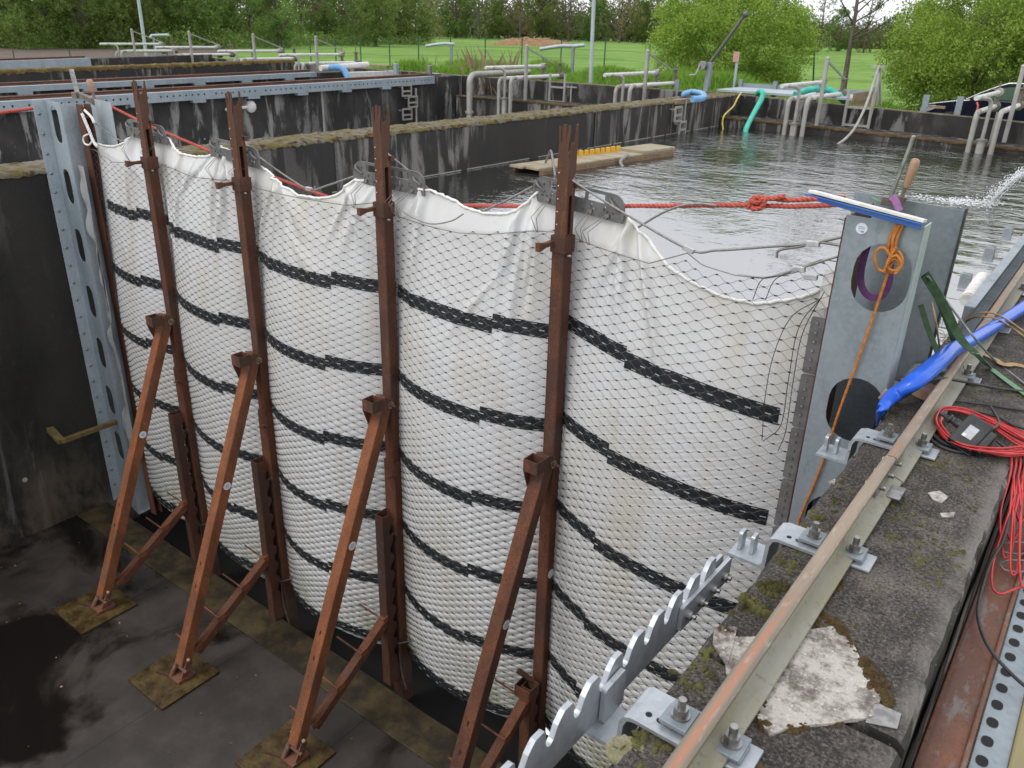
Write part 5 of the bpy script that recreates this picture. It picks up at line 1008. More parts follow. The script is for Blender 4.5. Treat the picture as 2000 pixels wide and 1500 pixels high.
b = MB(); b.tube(spline([c-e*L*.36+s*.2+Vector((0,0,.10)), c-e*L*.36+s*.1+Vector((0,0,.30)), c-e*L*.40+s*-.1+Vector((0,0,.10)), c-e*L*.45-s*.3+Vector((0,0,0))], 6), .018, 6); b.build('mooring_line', M['cable'], t); b = MB(); b.tube(spline([c+e*L*.12-s*.1+Vector((0,0,.12)), c+e*L*.03-s*.2+Vector((0,0,.05)), c+e*L*.0-s*.35+Vector((0,0,-.02))], 6), .03, 6); b.build('mooring_line', M['cable'], t)
# water jet falling from the right
j0, j1 = P(2030, 328, 'z', .1), P(1922, 402, 'z', WA); b = MB(); rng2 = random.Random(3)
for k in range(5):
    off = Vector((rng2.gauss(0, .03), rng2.gauss(0, .03), rng2.gauss(0, .02))); b.tube(spline([j0+off*.4, j0.lerp(j1, .4)+Vector((0,0,.12))+off, j1.lerp(j0, .15)+Vector((0,0,.05))+off*1.5, j1+off*2.2], 6), [.007*(1-.4*i/18) for i in range(19)], 6)
for k in range(900):
    f = rng2.random(); p = j0.lerp(j1, f)+Vector((0,0,.30*f*(1-f)*1.6)); sp = .015+.04*f; b.ball(p+Vector((rng2.gauss(0, sp), rng2.gauss(0, sp), rng2.gauss(0, sp))), rng2.uniform(.002, .008), n=5, k=3)
for k in range(520):
    f = abs(rng2.gauss(0, .5)); p = j1.lerp(P(1800, 385, 'z', WA), min(f, 1.3))+Vector((rng2.gauss(0, .13), rng2.gauss(0, .13), 0)); b.ball(p+Vector((0,0,rng2.uniform(0, .02)+(abs(rng2.gauss(0, .035)) if f < .2 else 0))), rng2.uniform(.003, .014), n=5, k=3, sc=(1.6, 1.6, .3))
o = b.build('water_jet', M['foam']); tag(o, 'white water jet splashing into the basin at the right edge', 'water jet', kind='stuff')
# litter on the drained basin floor
b = MB(); rl = random.Random(9)
for k in range(120):
    x = rl.uniform(XL+.1, -1.2); y = rl.uniform(-3.4, -.6); a = rl.random()*6.28; l = rl.uniform(.006, .018); w = l*rl.uniform(.3, .7); c, s = math.cos(a), math.sin(a); z = FL+.003
    b.add([(x-c*l, y-s*l, z), (x+s*w, y-c*w, z+rl.uniform(0, .008)), (x+c*l, y+s*l, z), (x-s*w, y+c*w, z+rl.uniform(0, .01))], [(0, 1, 2, 3)], 0 if rl.random() < .9 else 1)
tag(b.build('leaf_litter', [M['wood_mossy'], M['dry_leaf']]), 'scattered leaf litter on the wet basin floor', 'litter', kind='stuff')
#@@PART5
# ------------------------------------------------------------------ pipe stands along the far wall
random.seed(21)
def elbow(a, c, d, r, n=5):
    """points a -> rounded corner c -> d"""
    a, c, d = Vector(a), Vector(c), Vector(d); p = c+(a-c).normalized()*r; q = c+(d-c).normalized()*r
    return [a]+[p.lerp(c, t_).lerp(c.lerp(q, t_), t_) for t_ in [i/n for i in range(n+1)]]+[d]
def pipe_stand(x0, label, wet=True):
    t = thing('pipe_stand', (x0, 15.6, -.45), label, 'pipe stand', 'pipe stands at the far wall'); zb = WA-.25 if wet else -1.6; Q = lambda x, y, z: Vector((x0+x, y, z))
    def pp(pts, r, mat, nm='pipe'): MB().tube(pts, r, 12).build(nm, M[mat], t)
    pp(elbow(Q(0, 14.92, zb), Q(0, 14.92, .08), Q(0, 17.0, .08), .16), .050, 'pipe'); pp([Q(0, 15.15, .08), Q(0, 16.95, .08)], .0515, 'white_pipe')
    pp(elbow(Q(.40, 14.92, zb), Q(.40, 14.92, .115), Q(.40, 17.3, .115), .16), .050, 'pipe'); pp([Q(.40, 15.15, .115), Q(.40, 17.2, .115)], .0515, 'white_pipe')
    pp([Q(.2, 14.92, -.40), Q(.2, 14.92, zb)], .075, 'pipe'); pp([Q(.2, 14.92, -.44), Q(.2, 14.92, -.41)], .11, 'valve', 'flange'); pp(elbow(Q(.2, 14.92, -.4), Q(.2, 14.92, .33), Q(.02, 14.55, .37), .14), .036, 'pipe'); pp([Q(.02, 14.3, .37), Q(.02, 16.9, .37)], .045, 'white_pipe')
    pp([Q(.32, 15.1, .1), Q(.32, 15.1, -.5)], .02, 'pipe')
    for (x, z, y) in ((0, .08, 17.0), (.40, .115, 17.3)):
        b = MB(); b.cyl(Q(x, y-.06, z), Q(x, y+.12, z), .10, 12); b.cyl(Q(x, y, z-.1), Q(x, y, z+.32), .05, 8); b.build('valve', M['valve'], t); b = MB(); b.cyl(Q(x, y, z+.32), Q(x, y, z+.50), .016, 6); b.cyl(Q(x, y, z+.33), Q(x, y, z+.35), .12, 10); b.build('handwheel', M['valve'], t)
    b = MB(); b.cyl(Q(.02, 16.85, .37), Q(.02, 17.05, .37), .085, 12); b.build('end_cap', M['pipe'], t)
    b = MB(); b.bar(Q(.52, 15.45, -.48), Q(.52, 15.45, .90), .075, .075, (0,1,0)); b.build('post', M['pipe'], t, bevel=.006); b = MB(); b.bar(Q(.52, 15.45, .88), Q(.62, 16.6, .48), .035, .035); b.ball(Q(.52, 15.45, .92), .05); b.build('davit_arm', M['pipe'], t)
    return t
def xat(u, v, y=14.92): return P(u, v, 'y', y).x
for (u, v), lb in zip([(1541, 196), (1908, 222), (1204, 160), (975, 146), (576, 128), (457, 120), (336, 115), (228, 111)],
    ['pipe stand in front of the turquoise hose, third from the right', 'rightmost pipe stand in front of the dark car', 'pipe stand left of the winch and the big bush', 'pipe stand beside the wide bent pipe in the middle of the far wall', 'white pipe stand behind the blue pipe hose', 'second white pipe stand of the left row, before the field', 'white pipe stand right of the left lamp post', 'leftmost white pipe stand by the left lamp post']): pipe_stand(xat(u, v), lb.replace(', third from the right', ''), u > 1400)
x = xat(918, 150); t = thing('bent_pipe', (x, 14.9, -1.5), 'wide pale bent pipe standing alone beside the streaked wall', 'pipe'); MB().tube(elbow((x, 14.9, -1.7), (x, 14.9, .13), (x+.1, 17.6, .15), .25), .085, 14).build('pipe_body', M['pipe'], t); MB().cyl((x, 14.9, -.9), (x, 14.9, -.84), .12, 14).build('flange', M['pipe'], t)
# pale hose pipe on the third wall with its blue outlet
a, c = P(626, 133, 'x', -19.2), P(718, 126, 'x', -19.2); t = thing('white_pipe', (a+c)/2, 'white pipe lying on the third wall with a blue outlet hose', 'pipe'); MB().cyl(a, c, .085, 12).build('pipe_body', M['white_pipe'], t); MB().tube(spline([a+Vector((.05,.3,.02)), a+Vector((.35,.5,.0)), a+Vector((.55,.55,-.3)), a+Vector((.62,.55,-.8))], 6), .09, 10).build('outlet', M['blue_pale'], t); b = MB(); q = (a+c)/2; b.box(q+Vector((.3, .8, -.22)), (.3, 1.9, .14)); b.build('trough', M['white_pipe'], t)
for (u0, v0, v1, lb, w_) in ((757, 148, 128, 'short thin post with a board behind the perforated beam', .06), (774, 146, 124, 'short bluish post in the grass beyond the perforated beam', .13)):
    a = P(u0, v0, 'y', 15.4); d_ = a.copy(); d_.z = P(u0, v1, 'y', 15.4).z; t = thing('short_post', a, lb, 'post'); MB().bar(a-Vector((0,0,1)), d_, w_, w_, (0,1,0)).build('post', M['galv_blue' if w_ > .1 else 'pipe'], t, bevel=.01)
    if w_ < .1: MB().box(d_+Vector((-.35, 0, -.02)), (.9, .3, .05)).build('board', M['wood'], t)
# hoses over the far wall
def hose(name, label, pts, r, mat): t = thing(name, pts[0], label, 'hose'); MB().tube(spline(pts, 8), r, 12).build('hose_body', M[mat], t); return t
hose('blue_hose', 'pale blue hose bent in a loop on the mossy wall top', [P(1352, 194, 'z', .08), P(1374, 191, 'z', .10), P(1371, 183, 'z', .12), P(1350, 180, 'z', .12), P(1337, 184, 'z', .10), P(1336, 188, 'z', .05)], .065, 'blue_pale')
q = P(1340, 197, 'x', XL+.02); tag(MB().box(q, (.1, 1.1, .10)).build('wood_plank', M['wood'], bevel=.005), 'short wooden plank under the pale blue hose loop', 'plank')
hose('turquoise_hose', 'turquoise hose hanging from the far wall into the water', [P(1478, 184, 'y', 16.6), P(1484, 178, 'y', 16.4), P(1490, 182, 'y', 16.2), P(1487, 195, 'y', 16.1), P(1472, 222, 'y', 15.6), P(1458, 250, 'y', 14.95), P(1456, 262, 'y', 14.8), P(1456, 280, 'y', 14.7)], .062, 'turq')
hose('turquoise_hose', 'turquoise hose arching behind the pipe stand onto the walkway', [P(1553, 185, 'y', 16.6), P(1575, 177, 'y', 16.9), P(1595, 173, 'y', 17), P(1612, 174, 'y', 17), P(1632, 182, 'y', 17.1), P(1652, 200, 'y', 17.2)], .075, 'turq')
hose('yellow_hose', 'thin yellow hose trailing over the corner into the water', [P(1448, 181, 'y', 16.5), P(1441, 191, 'x', XL+.25), P(1432, 208, 'x', XL+.25), P(1415, 225, 'x', XL+.3), P(1411, 240, 'x', XL+.3), P(1412, 255, 'x', XL+.35), P(1407, 285, 'x', XL+.4)], .018, 'yellow_hose')
t = thing('white_cable', P(1700, 180, 'y', 15.5), 'pale cable curving from the tripod down to the water', 'cable'); MB().tube(spline([P(1716, 131, 'y', 16.5), P(1708, 155, 'y', 16.2), P(1697, 190, 'y', 15.9), P(1685, 220, 'y', 15.4), P(1668, 252, 'y', 14.9), P(1650, 272, 'y', 14.5), P(1633, 284, 'y', 14.2)], 8), .028, 8).build('cable_body', M['pipe'], t)
# tripod beside the ladder
t = thing('tripod', P(1708, 200, 'y', 17), 'slim grey tripod with a flat head beside the far ladder', 'tripod'); q = P(1718, 131, 'y', 17.0); MB().box(q, (.28, .28, .05)).build('head', M['pipe'], t)
for (u, v, y) in ((1706, 205, 16.8), (1712, 205, 17.1), (1720, 205, 17.3)): MB().bar(q, P(u, v, 'y', y), .04, .04).build('leg', M['pipe'], t)
a = P(1706, 207, 'y', 16.2); MB().cyl((a.x, 16.22, -.05), (a.x-.05, 16.22, -.62), .02, 6).build('guide_rod', M['pipe'], t)
# walkway, winch, sign, posts
a, c = P(1405, 183, 'z', .12), P(1720, 205, 'z', .02); t = thing('walkway', (-5.5, 17.4, 0), 'grey galvanised walkway platform beyond the far wall', 'walkway'); x0, x1 = P(1412, 182, 'y', 17.2).x, P(1675, 195, 'y', 17.2).x
MB().bx(x0, x1, 16.75, 18.3, .02, .07).build('deck', M['galv_pale'], t); MB().bx(x0, x1, 18.3, 18.34, .02, .17).build('kick_plate', M['galv'], t); MB().bx(x1, x1+.04, 16.75, 18.34, -.5, .18).build('kick_plate', M['wood'], t)
for f in (0, .28, .6, 1): MB().bx(x0+(x1-x0)*f-.05, x0+(x1-x0)*f+.05, 18.25, 18.35, -.9, .26).build('post', M['galv'], t)
q0, q1, q2 = P(1378, 181, 'y', 16.5), P(1388, 122, 'y', 16.5), P(1456, 28, 'y', 16.5); t = thing('winch_davit', q0, 'grey hand winch davit with a long raised arm', 'winch'); MB().bar(q0, q1, .12, .12, (0,1,0)).build('mast', M['galv'], t, bevel=.01); b = MB(); b.cyl(q1, q2, .040, 10); b.ball(q2, .08); b.build('arm', M['steel_dark'], t)
q = P(1374, 128, 'y', 16.4); b = MB(); b.cyl(q+Vector((0,-.1,0)), q+Vector((0,.1,0)), .10, 12); b.box(q, (.14, .12, .2)); b.build('drum', M['steel'], t); MB().tube(elbow(q+Vector((-.05,-.12,0)), P(1359, 146, 'y', 16.2), P(1346, 147, 'y', 16.2), .04), .018, 6).build('crank', M['pipe'], t); MB().box(q0, (.35, .35, .05)).build('foot', M['steel_dark'], t)
q = P(1432, 180, 'y', 18.4); q1 = P(1431, 103, 'y', 18.4); t = thing('sign_post', q, 'thin grey post with a small faded pinkish sign', 'sign'); MB().cyl(q, (q.x, q.y, q1.z), .04, 8).build('post', M['galv_pale'], t); MB().box((q.x-.02, q.y-.05, q1.z-.1), (.17, .03, .26)).build('sign_plate', M['sign_red'], t, bevel=.01)
for k, (u, v0, v1, lb) in enumerate(((1805, 213, 185, 'grey stub post in front of the car headlight'), (1870, 219, 188, 'grey stub post in front of the car door'), (1322, 170, 157, 'small grey stub post left of the winch'))):
    q = P(u, v0, 'y', 16.75); z = P(u+2, v1, 'y', 16.75).z; t = thing('stub_post', q, lb, 'post'); MB().bar((q.x, q.y, -.5), (q.x, q.y, z), .12, .06, (0,1,0)).build('post', M['galv'], t)
b = MB(); b.tube(spline([P(1908, 200, 'y', 16.4), P(1910, 208, 'y', 16.35), P(1907, 218, 'y', 16.3)], 5), .02, 6); tag(b.build('red_strap', M['red_rope']), 'short red strap on the far wall by the car', 'strap')
q = P(1830, 209, 'y', 16.6); b = MB(); b.box(q, (.32, .1, .05)); b.cyl(q, (q.x, q.y, -.02), .03, 6); tag(b.build('wood_plank', M['wood']), 'small wooden plank on the far wall before the car', 'plank')
# lamp posts and T pipes beyond
def pole(u0, v0, y, u1, v1, r, label):
    a = P(u0, v0, 'y', y); a.z = GR; e = P(u1, v1, 'y', y); t = thing('lamp_post', a, label, 'lamp post'); d = e-a; top = a+d*1.0+Vector((0,0,4)); MB().tube([a, a+Vector((0,0,1.0)), top], [r, r*.92, r*.75], 12).build('pole', M['galv_pale'], t); MB().cyl(a, a+Vector((0,0,.06)), r*2.2, 12).build('base', M['galv'], t)
pole(1154, 150, 17.6, 1154, 0, .062, 'tall thin grey lamp post left of the big bush'); pole(284, 96, 19, 271, 0, .085, 'tall grey lamp post among the left pipe stands')
for (u0, u1, v0, v1, us, vb, y, lb) in ((1055, 1142, 96, 88, 1120, 132, 22, 'grey bent pipe on a stand in the grass, left of the lamp post'), (832, 886, 90, 86, 882, 106, 24, 'grey horizontal pipe on a stand in the grass, farther left'), (293, 329, 74, 68, 299, 100, 20, 'bracket shaped grey pipe beside the left lamp post')):
    a, c = P(u0, v0, 'y', y), P(u1, v1, 'y', y+.3); t = thing('pipe_gauge', P(us, vb, 'y', y), lb, 'pipe'); q = P(us, (v0+v1)/2-2, 'y', y+.2); MB().tube(spline([a, a.lerp(q, .6)+Vector((0,0,.04)), q, c], 5), .062, 8).build('arm', M['galv_pale'], t); MB().cyl(q, (q.x, q.y, GR), .06, 8).build('stand', M['galv'], t)
a, c = P(1120, 152, 'y', 20), P(1240, 152, 'y', 20); b = MB(); a.z = c.z = P(1180, 148, 'y', 20).z; b.bx(a.x, c.x, 20, 20.3, -1.2, a.z); o = b.build('low_wall', [M['wall']]); tag(o, 'low mossy wall in the grass behind the lamp post', 'wall'); moss_mat(o, (c.x, 20, a.z), (a.x, 20, a.z), .3, 33, M['moss_brown'], .06)
# green fence
fp = [(25, 100, 122), (135, 98, 118), (230, 94, 114), (325, 92, 112), (490, 82, 112), (553, 80, 122), (605, 80, 118), (654, 78, 110), (703, 72, 118), (760, 74, 118), (817, 73, 112), (880, 73, 106), (948, 74, 124), (1020, 75, 114), (1097, 77, 124), (1183, 79, 130), (1270, 84, 140), (1591, 92, 172)]
tops = []
for k, (u, v0, v1) in enumerate(fp):
    dpt = np.interp(u, [0, 500, 1200, 1600], [44, 46, 42, 30]); a = D(u, v0, dpt); t = thing('fence_post', (a.x, a.y, GR), 'thin green wire fence post in the field', 'fence post', 'green posts of the field fence'); MB().cyl((a.x+(.28 if u == 1591 else 0), a.y, GR-.1), (a.x, a.y, a.z), .034, 8).build('post', M['fence_green'], t); MB().cyl((a.x, a.y, a.z), (a.x, a.y, a.z+.03), .04, 8).build('cap', M['fence_green'], t); tops.append(a)
FLAB = ['beside the left picture edge', 'over the left grey beam', 'left of the leftmost pipe stand', 'right of the left lamp post', 'behind the second pipe stand from the left end', 'between two white pipe stands', 'behind the white pipe stand with the blue hose', 'above the white pipe with blue outlet', 'at the end of the white pipe', 'above the end of the dark third wall', 'in front of the left hedge edge', 'carrying the short grey gauge pipe', 'beside the dry reeds', 'under the orange dirt heap', 'beside the post of the middle pipe stand', 'behind the bent grey gauge pipe', 'at the left edge of the big bush', 'leaning beside the thin tree']
for o, l in zip([o for o in bpy.data.objects if o.name.startswith('fence_post')], FLAB): o['label'] = 'green fence post '+l
b = MB()
for h in (.02, .45, .9):
    for a, c in zip(tops[:-2], tops[1:-1]): b.tube([a-Vector((0,0,h)), c-Vector((0,0,h))], .006, 4, 0, False)
tag(b.build('fence_wire', M['fence_green']), 'thin green wires strung along the field fence', 'fence wire')
# ------------------------------------------------------------------ car
t = thing('parked_car', (-2, 23, GR), 'dark navy parked estate car beyond the far wall', 'car'); ya = 22.6
def cz(v, u, y=ya): return P(u, v, 'y', y).z
x0 = P(1796, 206, 'y', ya).x; zg = GR-.04; xs_ = lambda d: x0+d
prof = [(0.02, .28), (0, .45), (.04, .62), (.14, .74), (.32, .80), (.80, .88), (1.22, .935), (1.36, .95), (4.3, .98), (4.5, .85), (4.5, .3)]
low = [(3.95, .3)]+[(3.62+.33*math.cos(a), .30+.33*math.sin(a)) for a in np.linspace(0, PI, 9)]+[(1.17, .25)]+[(.84+.34*math.cos(a), .30+.34*math.sin(a)) for a in np.linspace(0, PI, 11)]
MB().plate(prof+low, [], (x0, ya+.85, zg), (1,0,0), (0,0,1), 1.70).build('body', M['paint_navy'], t, bevel=.05, seg=3)
cab = [(1.15, .93), (1.95, 1.36), (2.25, 1.42), (3.5, 1.42), (4.2, 1.25), (4.42, .97)]; MB().plate(cab, [], (x0, ya+.85, zg), (1,0,0), (0,0,1), 1.36).build('cabin', M['paint_navy'], t, bevel=.05, seg=3)
for h in ([(1.38, .985), (1.98, 1.30), (2.30, 1.345), (2.36, .99)], [(2.46, .99), (2.42, 1.345), (3.35, 1.345), (3.38, .99)]): MB().plate(h, [], (x0, ya+.165, zg), (1,0,0), (0,0,1), .012).build('side_window', M['glass'], t, bevel=.003)
b = MB(); b.tube(spline([(x0+1.12, ya+.16, zg+.95), (x0+1.5, ya+.16, zg+1.165), (x0+1.98, ya+.165, zg+1.385), (x0+2.3, ya+.165, zg+1.425), (x0+3.5, ya+.165, zg+1.43)], 6), .022, 8); b.build('roof_rail', M['chrome'], t)
b = MB(); b.add([(x0+1.17, ya+.22, zg+.965), (x0+1.17, ya+1.48, zg+.965), (x0+1.93, ya+1.4, zg+1.385), (x0+1.93, ya+.3, zg+1.385)], [(0,1,2,3)]); b.build('windscreen', M['glass'], t)
b = MB(); b.plate([(.04, .58), (.05, .68), (.16, .745), (.42, .77), (.40, .66), (.22, .58)], [], (x0, ya-.004, zg), (1,0,0), (0,0,1), .02); b.build('headlight', M['lamp_glass'], t, bevel=.006)
b = MB(); b.tube(spline([(x0+.16, ya+.03, zg+.765), (x0+.8, ya+.02, zg+.89), (x0+1.25, ya+.02, zg+.945)], 6), .012, 6); b.bx(x0+1.35, x0+4.3, ya-.008, ya+.002, zg+.955, zg+.972); b.build('trim', M['chrome'], t)
b = MB(); b.ball((x0+1.62, ya-.07, zg+1.02), .10, sc=(.9, .8, .65)); b.build('mirror', M['paint_navy'], t); 
for x in (.84, 3.62): b = MB(); b.cyl((x0+x, ya+.01, zg+.31), (x0+x, ya+.21, zg+.31), .31, 24); w_ = b.build('tyre', M['rubber'], t, bevel=.02); MB().cyl((x0+x, ya, zg+.31), (x0+x, ya+.03, zg+.31), .20, 16).build('rim', M['chrome'], t)
# ------------------------------------------------------------------ vegetation
def quads_from(c, n, size, rg, up=.3):
    """leaf quads at centres c"""
    N = len(c); d = rg.normal(size=(N, 3)); d[:, 2] += up; d /= np.linalg.norm(d, axis=1)[:, None]; r = rg.normal(size=(N, 3)); u = np.cross(d, r); u /= np.linalg.norm(u, axis=1)[:, None]; w = np.cross(d, u)
    s = size*rg.uniform(.6, 1.35, (N, 1)); a = s*.62; bb = s*1.0
    V = np.stack([c-u*a*.5, c-w*bb*.5+u*0, c+u*a*.5, c+w*bb*.5], 1).reshape(-1, 3); return V, np.arange(N*4).reshape(-1, 4)
def crown_pts(n, blobs, rg, clump=.12, shell=.55, per=26):
    tot = sum(b[1][0]*b[1][1]*b[1][2] for b in blobs)**(1.0); out = []
    wts = np.array([(b[1][0]*b[1][1]*b[1][2])**.7 for b in blobs]); wts /= wts.sum()
    for (c, r), wt in zip(blobs, wts):
        k = max(1, int(n*wt/per)); d = rg.normal(size=(k, 3)); d /= np.linalg.norm(d, axis=1)[:, None]; q = np.array(c)+d*np.array(r)*(shell+(1-shell)*rg.random((k, 1))**.7)
        cl = np.repeat(q, per, 0)+rg.normal(size=(k*per, 3))*clump*np.mean(r); out.append(cl)
    return np.concatenate(out)
def wood(base, h, r, lean=(0,0), n_br=7, rg=None, h0=.25, spread=.35, up=.8):
    b = MB(); rr = random.Random(int(rg.integers(1e6))); p = [Vector(base)]
    for k in range(1, 7): p.append(Vector(base)+Vector((lean[0]*k/6+rr.gauss(0, .03)*h*.12, lean[1]*k/6+rr.gauss(0, .03)*h*.12, h*k/6)))
    b.tube(p, [r*(1-.8*k/6) for k in range(7)], 7)
    for k in range(n_br):
        f = h0+(1-h0)*(k+rr.random())/n_br*.9; i = min(int(f*6), 5); q = p[i].lerp(p[i+1], f*6-i); a = rr.random()*6.28; L = h*spread*(1.1-f*.6)*rr.uniform(.7, 1.2); d = Vector((math.cos(a), math.sin(a), up*rr.uniform(.6, 1.3)))
        m1 = q+d*L*.5+Vector((rr.gauss(0, .05), rr.gauss(0, .05), 0))*L; e = q+d*L+Vector((0,0,L*.15)); b.tube([q, m1, e], [r*.42*(1-f*.6), r*.26*(1-f*.6), r*.07], 5)
        for s in (0, 1): a2 = a+rr.uniform(-1, 1); b.tube([m1, m1+Vector((math.cos(a2), math.sin(a2), .7))*L*.4], [r*.16*(1-f*.6), r*.04], 4)
    return b
rgl = np.random.default_rng(5)
def tree(name, base, label, cat, mat, blobs, n, leafs, th, tr, group=None, cp={}, **k):
    t = thing(name, base, label, cat, group); bs = Vector(base); wood(base, th, tr, rg=rgl, **k).build('trunk', M['bark'], t)
    c = crown_pts(n, [((bs.x+q[0][0], bs.y+q[0][1], bs.z+q[0][2]), q[1]) for q in blobs], rgl, **cp); c = c[c[:, 2] > bs.z+.05]; V, Q = quads_from(c, len(c), leafs, rgl); np_mesh('crown', V, Q, M[mat], t); return t
def blobset(w, d, h, z0, k, rg, r=.38):
    out = []
    for _ in range(k):
        a = rg.random()*6.28; q = rg.random()**.5; z = rg.random(); f = math.sin(PI*min(1, .18+.72*z)); s = r*rg.uniform(.7, 1.2)
        out.append(((math.cos(a)*q*w*.5*f, math.sin(a)*q*d*.5*f, z0+z*(h-z0)), (w*s*.5, d*s*.5, h*s*.42)))
    return out
# two big shrubs in front of the field
def dome(w, d, h, k, rg, r0, r1):
    """leaf clumps over and inside a rounded shrub outline"""
    out = []
    for _ in range(k):
        v = rg.normal(size=3); v /= np.linalg.norm(v); f = 1-.55*rg.random()**2.2; s = rg.uniform(r0, r1); z = h*.47+v[2]*h*.5*f
        if z < .15: z = rg.uniform(.15, .8)
        out.append(((v[0]*w*.46*f, v[1]*d*.46*f, z), (s*1.25, s*1.25, s*.8)))
    return out
q = D(1415, 165, 29); bush1 = tree('leafy_shrub', (q.x, q.y, GR), 'big round bright green shrub behind the winch', 'shrub', 'leaf_bush', dome(5.6, 4.6, 4.5, 210, rgl, .26, .62), 105000, .075, 3.3, .07, cp=dict(clump=.20, shell=.5, per=40), n_br=18, h0=.05, spread=.5, up=1.3)
q = D(1865, 195, 25); bush2 = tree('leafy_shrub', (q.x+.35, q.y+.3, GR), 'huge light green shrub behind the dark car', 'shrub', 'leaf_bush', dome(5.1, 4.6, 4.8, 200, rgl, .26, .65)+[((c_[0][0]+3.0, c_[0][1], c_[0][2]), c_[1]) for c_ in dome(5.0, 4, 4.6, 110, rgl, .26, .6)], 130000, .072, 3.4, .07, cp=dict(clump=.20, shell=.5, per=40), n_br=18, h0=.05, spread=.5, up=1.3)
q = D(1650, 178, 27); tt_ = thing('young_tree', (q.x, q.y, GR), 'slender young tree with thin sparse crown between the shrubs', 'tree'); e = D(1672, 0, 27); wb = wood((q.x, q.y, GR), 6.2, .105, ((e.x-q.x)*1.25, (e.y-q.y)*1.25), 15, rgl, .34, .30, .75); wb.build('trunk', M['bark'], tt_)
c = crown_pts(1400, [((e.x+rgl.normal()*1.0, e.y+rgl.normal()*.6, GR+3.0+rgl.random()*3.2), (.7, .7, .5)) for _ in range(16)], rgl); V, Q = quads_from(c, len(c), .10, rgl); np_mesh('crown', V, Q, M['leaf_pale'], tt_)
# background trees: a few kinds, each copied with its own place and turn
kinds = {}
for kd, mat, n, ls, w, h in (('dense', 'leaf_dark', 22000, .19, 7.5, 9), ('bushy', 'leaf_mid', 22000, .18, 8, 8), ('olive', 'leaf_olive', 9000, .18, 7, 10), ('pale', 'leaf_pale', 8000, .18, 7, 10)):
    kinds[kd] = tree('broadleaf_tree' if kd in ('dense', 'bushy') else 'budding_tree', (0, 0, 0), kd, 'tree', mat, blobset(w, w, h, .5 if kd in ('dense', 'bushy') else .8, 30, rgl, .30), n, ls, h*.95, .20, 'trees along the field edge', n_br=14, h0=.12, spread=.32)
TR = []  # (u, depth, kind, scale, label)
spots = [(-60, 52, 'dense', 1.0), (40, 50, 'bushy', .8), (95, 60, 'dense', 1.1), (170, 54, 'dense', .95), (245, 58, 'bushy', 1.0), (300, 66, 'dense', 1.1), (370, 62, 'dense', .95), (430, 70, 'bushy', 1.0), (490, 76, 'olive', 1.1), (545, 70, 'bushy', .8), (590, 84, 'olive', 1.15), (640, 90, 'bushy', 1.0), (690, 96, 'olive', 1.1), (735, 88, 'bushy', .8), (780, 104, 'bushy', 1.0), (812, 110, 'dense', .75),
 (840, 170, 'olive', 1.2), (890, 185, 'dense', 1.3), (935, 180, 'pale', 1.2), (975, 190, 'bushy', 1.2), (1015, 175, 'olive', 1.25), (1060, 190, 'bushy', 1.25), (1110, 180, 'pale', 1.2), (1160, 190, 'dense', 1.2), (1210, 180, 'olive', 1.25), (1260, 185, 'bushy', 1.1), (1560, 120, 'bushy', .75), (1600, 135, 'pale', 1.0), (1640, 150, 'dense', .8), (1690, 140, 'pale', 1.0), (1735, 150, 'bushy', .75), (1790, 140, 'bushy', 1.0), (1990, 120, 'pale', 1.0)]
LB = ['dense dark green tree at the left picture edge', 'rounded bushy tree at the top left corner', 'dark dense tree over the left green fence post', 'dark green tree above the far grey beam', 'bushy green tree just left of the left lamp post', 'dark tree right behind the left lamp post', 'dark dense tree above the second white pipe stand', 'bushy tree over the third white pipe stand', 'thin olive tree with a brown trunk over the field corner', 'low bushy tree over the fence right of the pipe stands', 'olive budding tree with brown twigs behind the fence', 'bushy green tree above the white pipe', 'brownish budding tree over the perforated beam end', 'low bushy tree near the end of the hedge', 'bushy tree near the hedge end, at the field edge', 'last small dark tree at the right end of the left hedge',
 'far olive tree left of the distant field gap', 'distant dark tree left of the dry reeds', 'distant pale budding tree above the dry reeds', 'distant bushy tree behind the orange dirt heap, at its left', 'distant olive tree behind the middle of the dirt heap', 'distant bushy tree at the right end of the dirt heap', 'distant pale tree just left of the tall lamp post', 'distant dark tree just right of the tall lamp post', 'distant olive tree left of the big shrub', 'distant bushy tree partly hidden by the big shrub', 'low green tree at the right side of the big shrub', 'pale budding tree left of the slender young tree', 'small dark tree behind the slender trunk', 'pale blossoming tree right of the slender trunk', 'low bushy tree left of the huge shrub', 'bushy tree peeking over the huge shrub', 'pale tree above the car at the right edge']
used = set()
for (u, dp, kd, s), lb in zip(spots, LB):
    dp *= np.interp(u, [300, 830], [1.24, 1.06]) if u < 830 else 1; src = kinds[kd]; o = src if kd not in used else copy_tree(src); used.add(kd); p = D(u, 80, dp); o.location = (p.x, p.y, GR); o.rotation_euler = (0, 0, rgl.random()*6.28); o.scale = (s, s, s*rgl.uniform(.9, 1.15)); o['label'] = lb
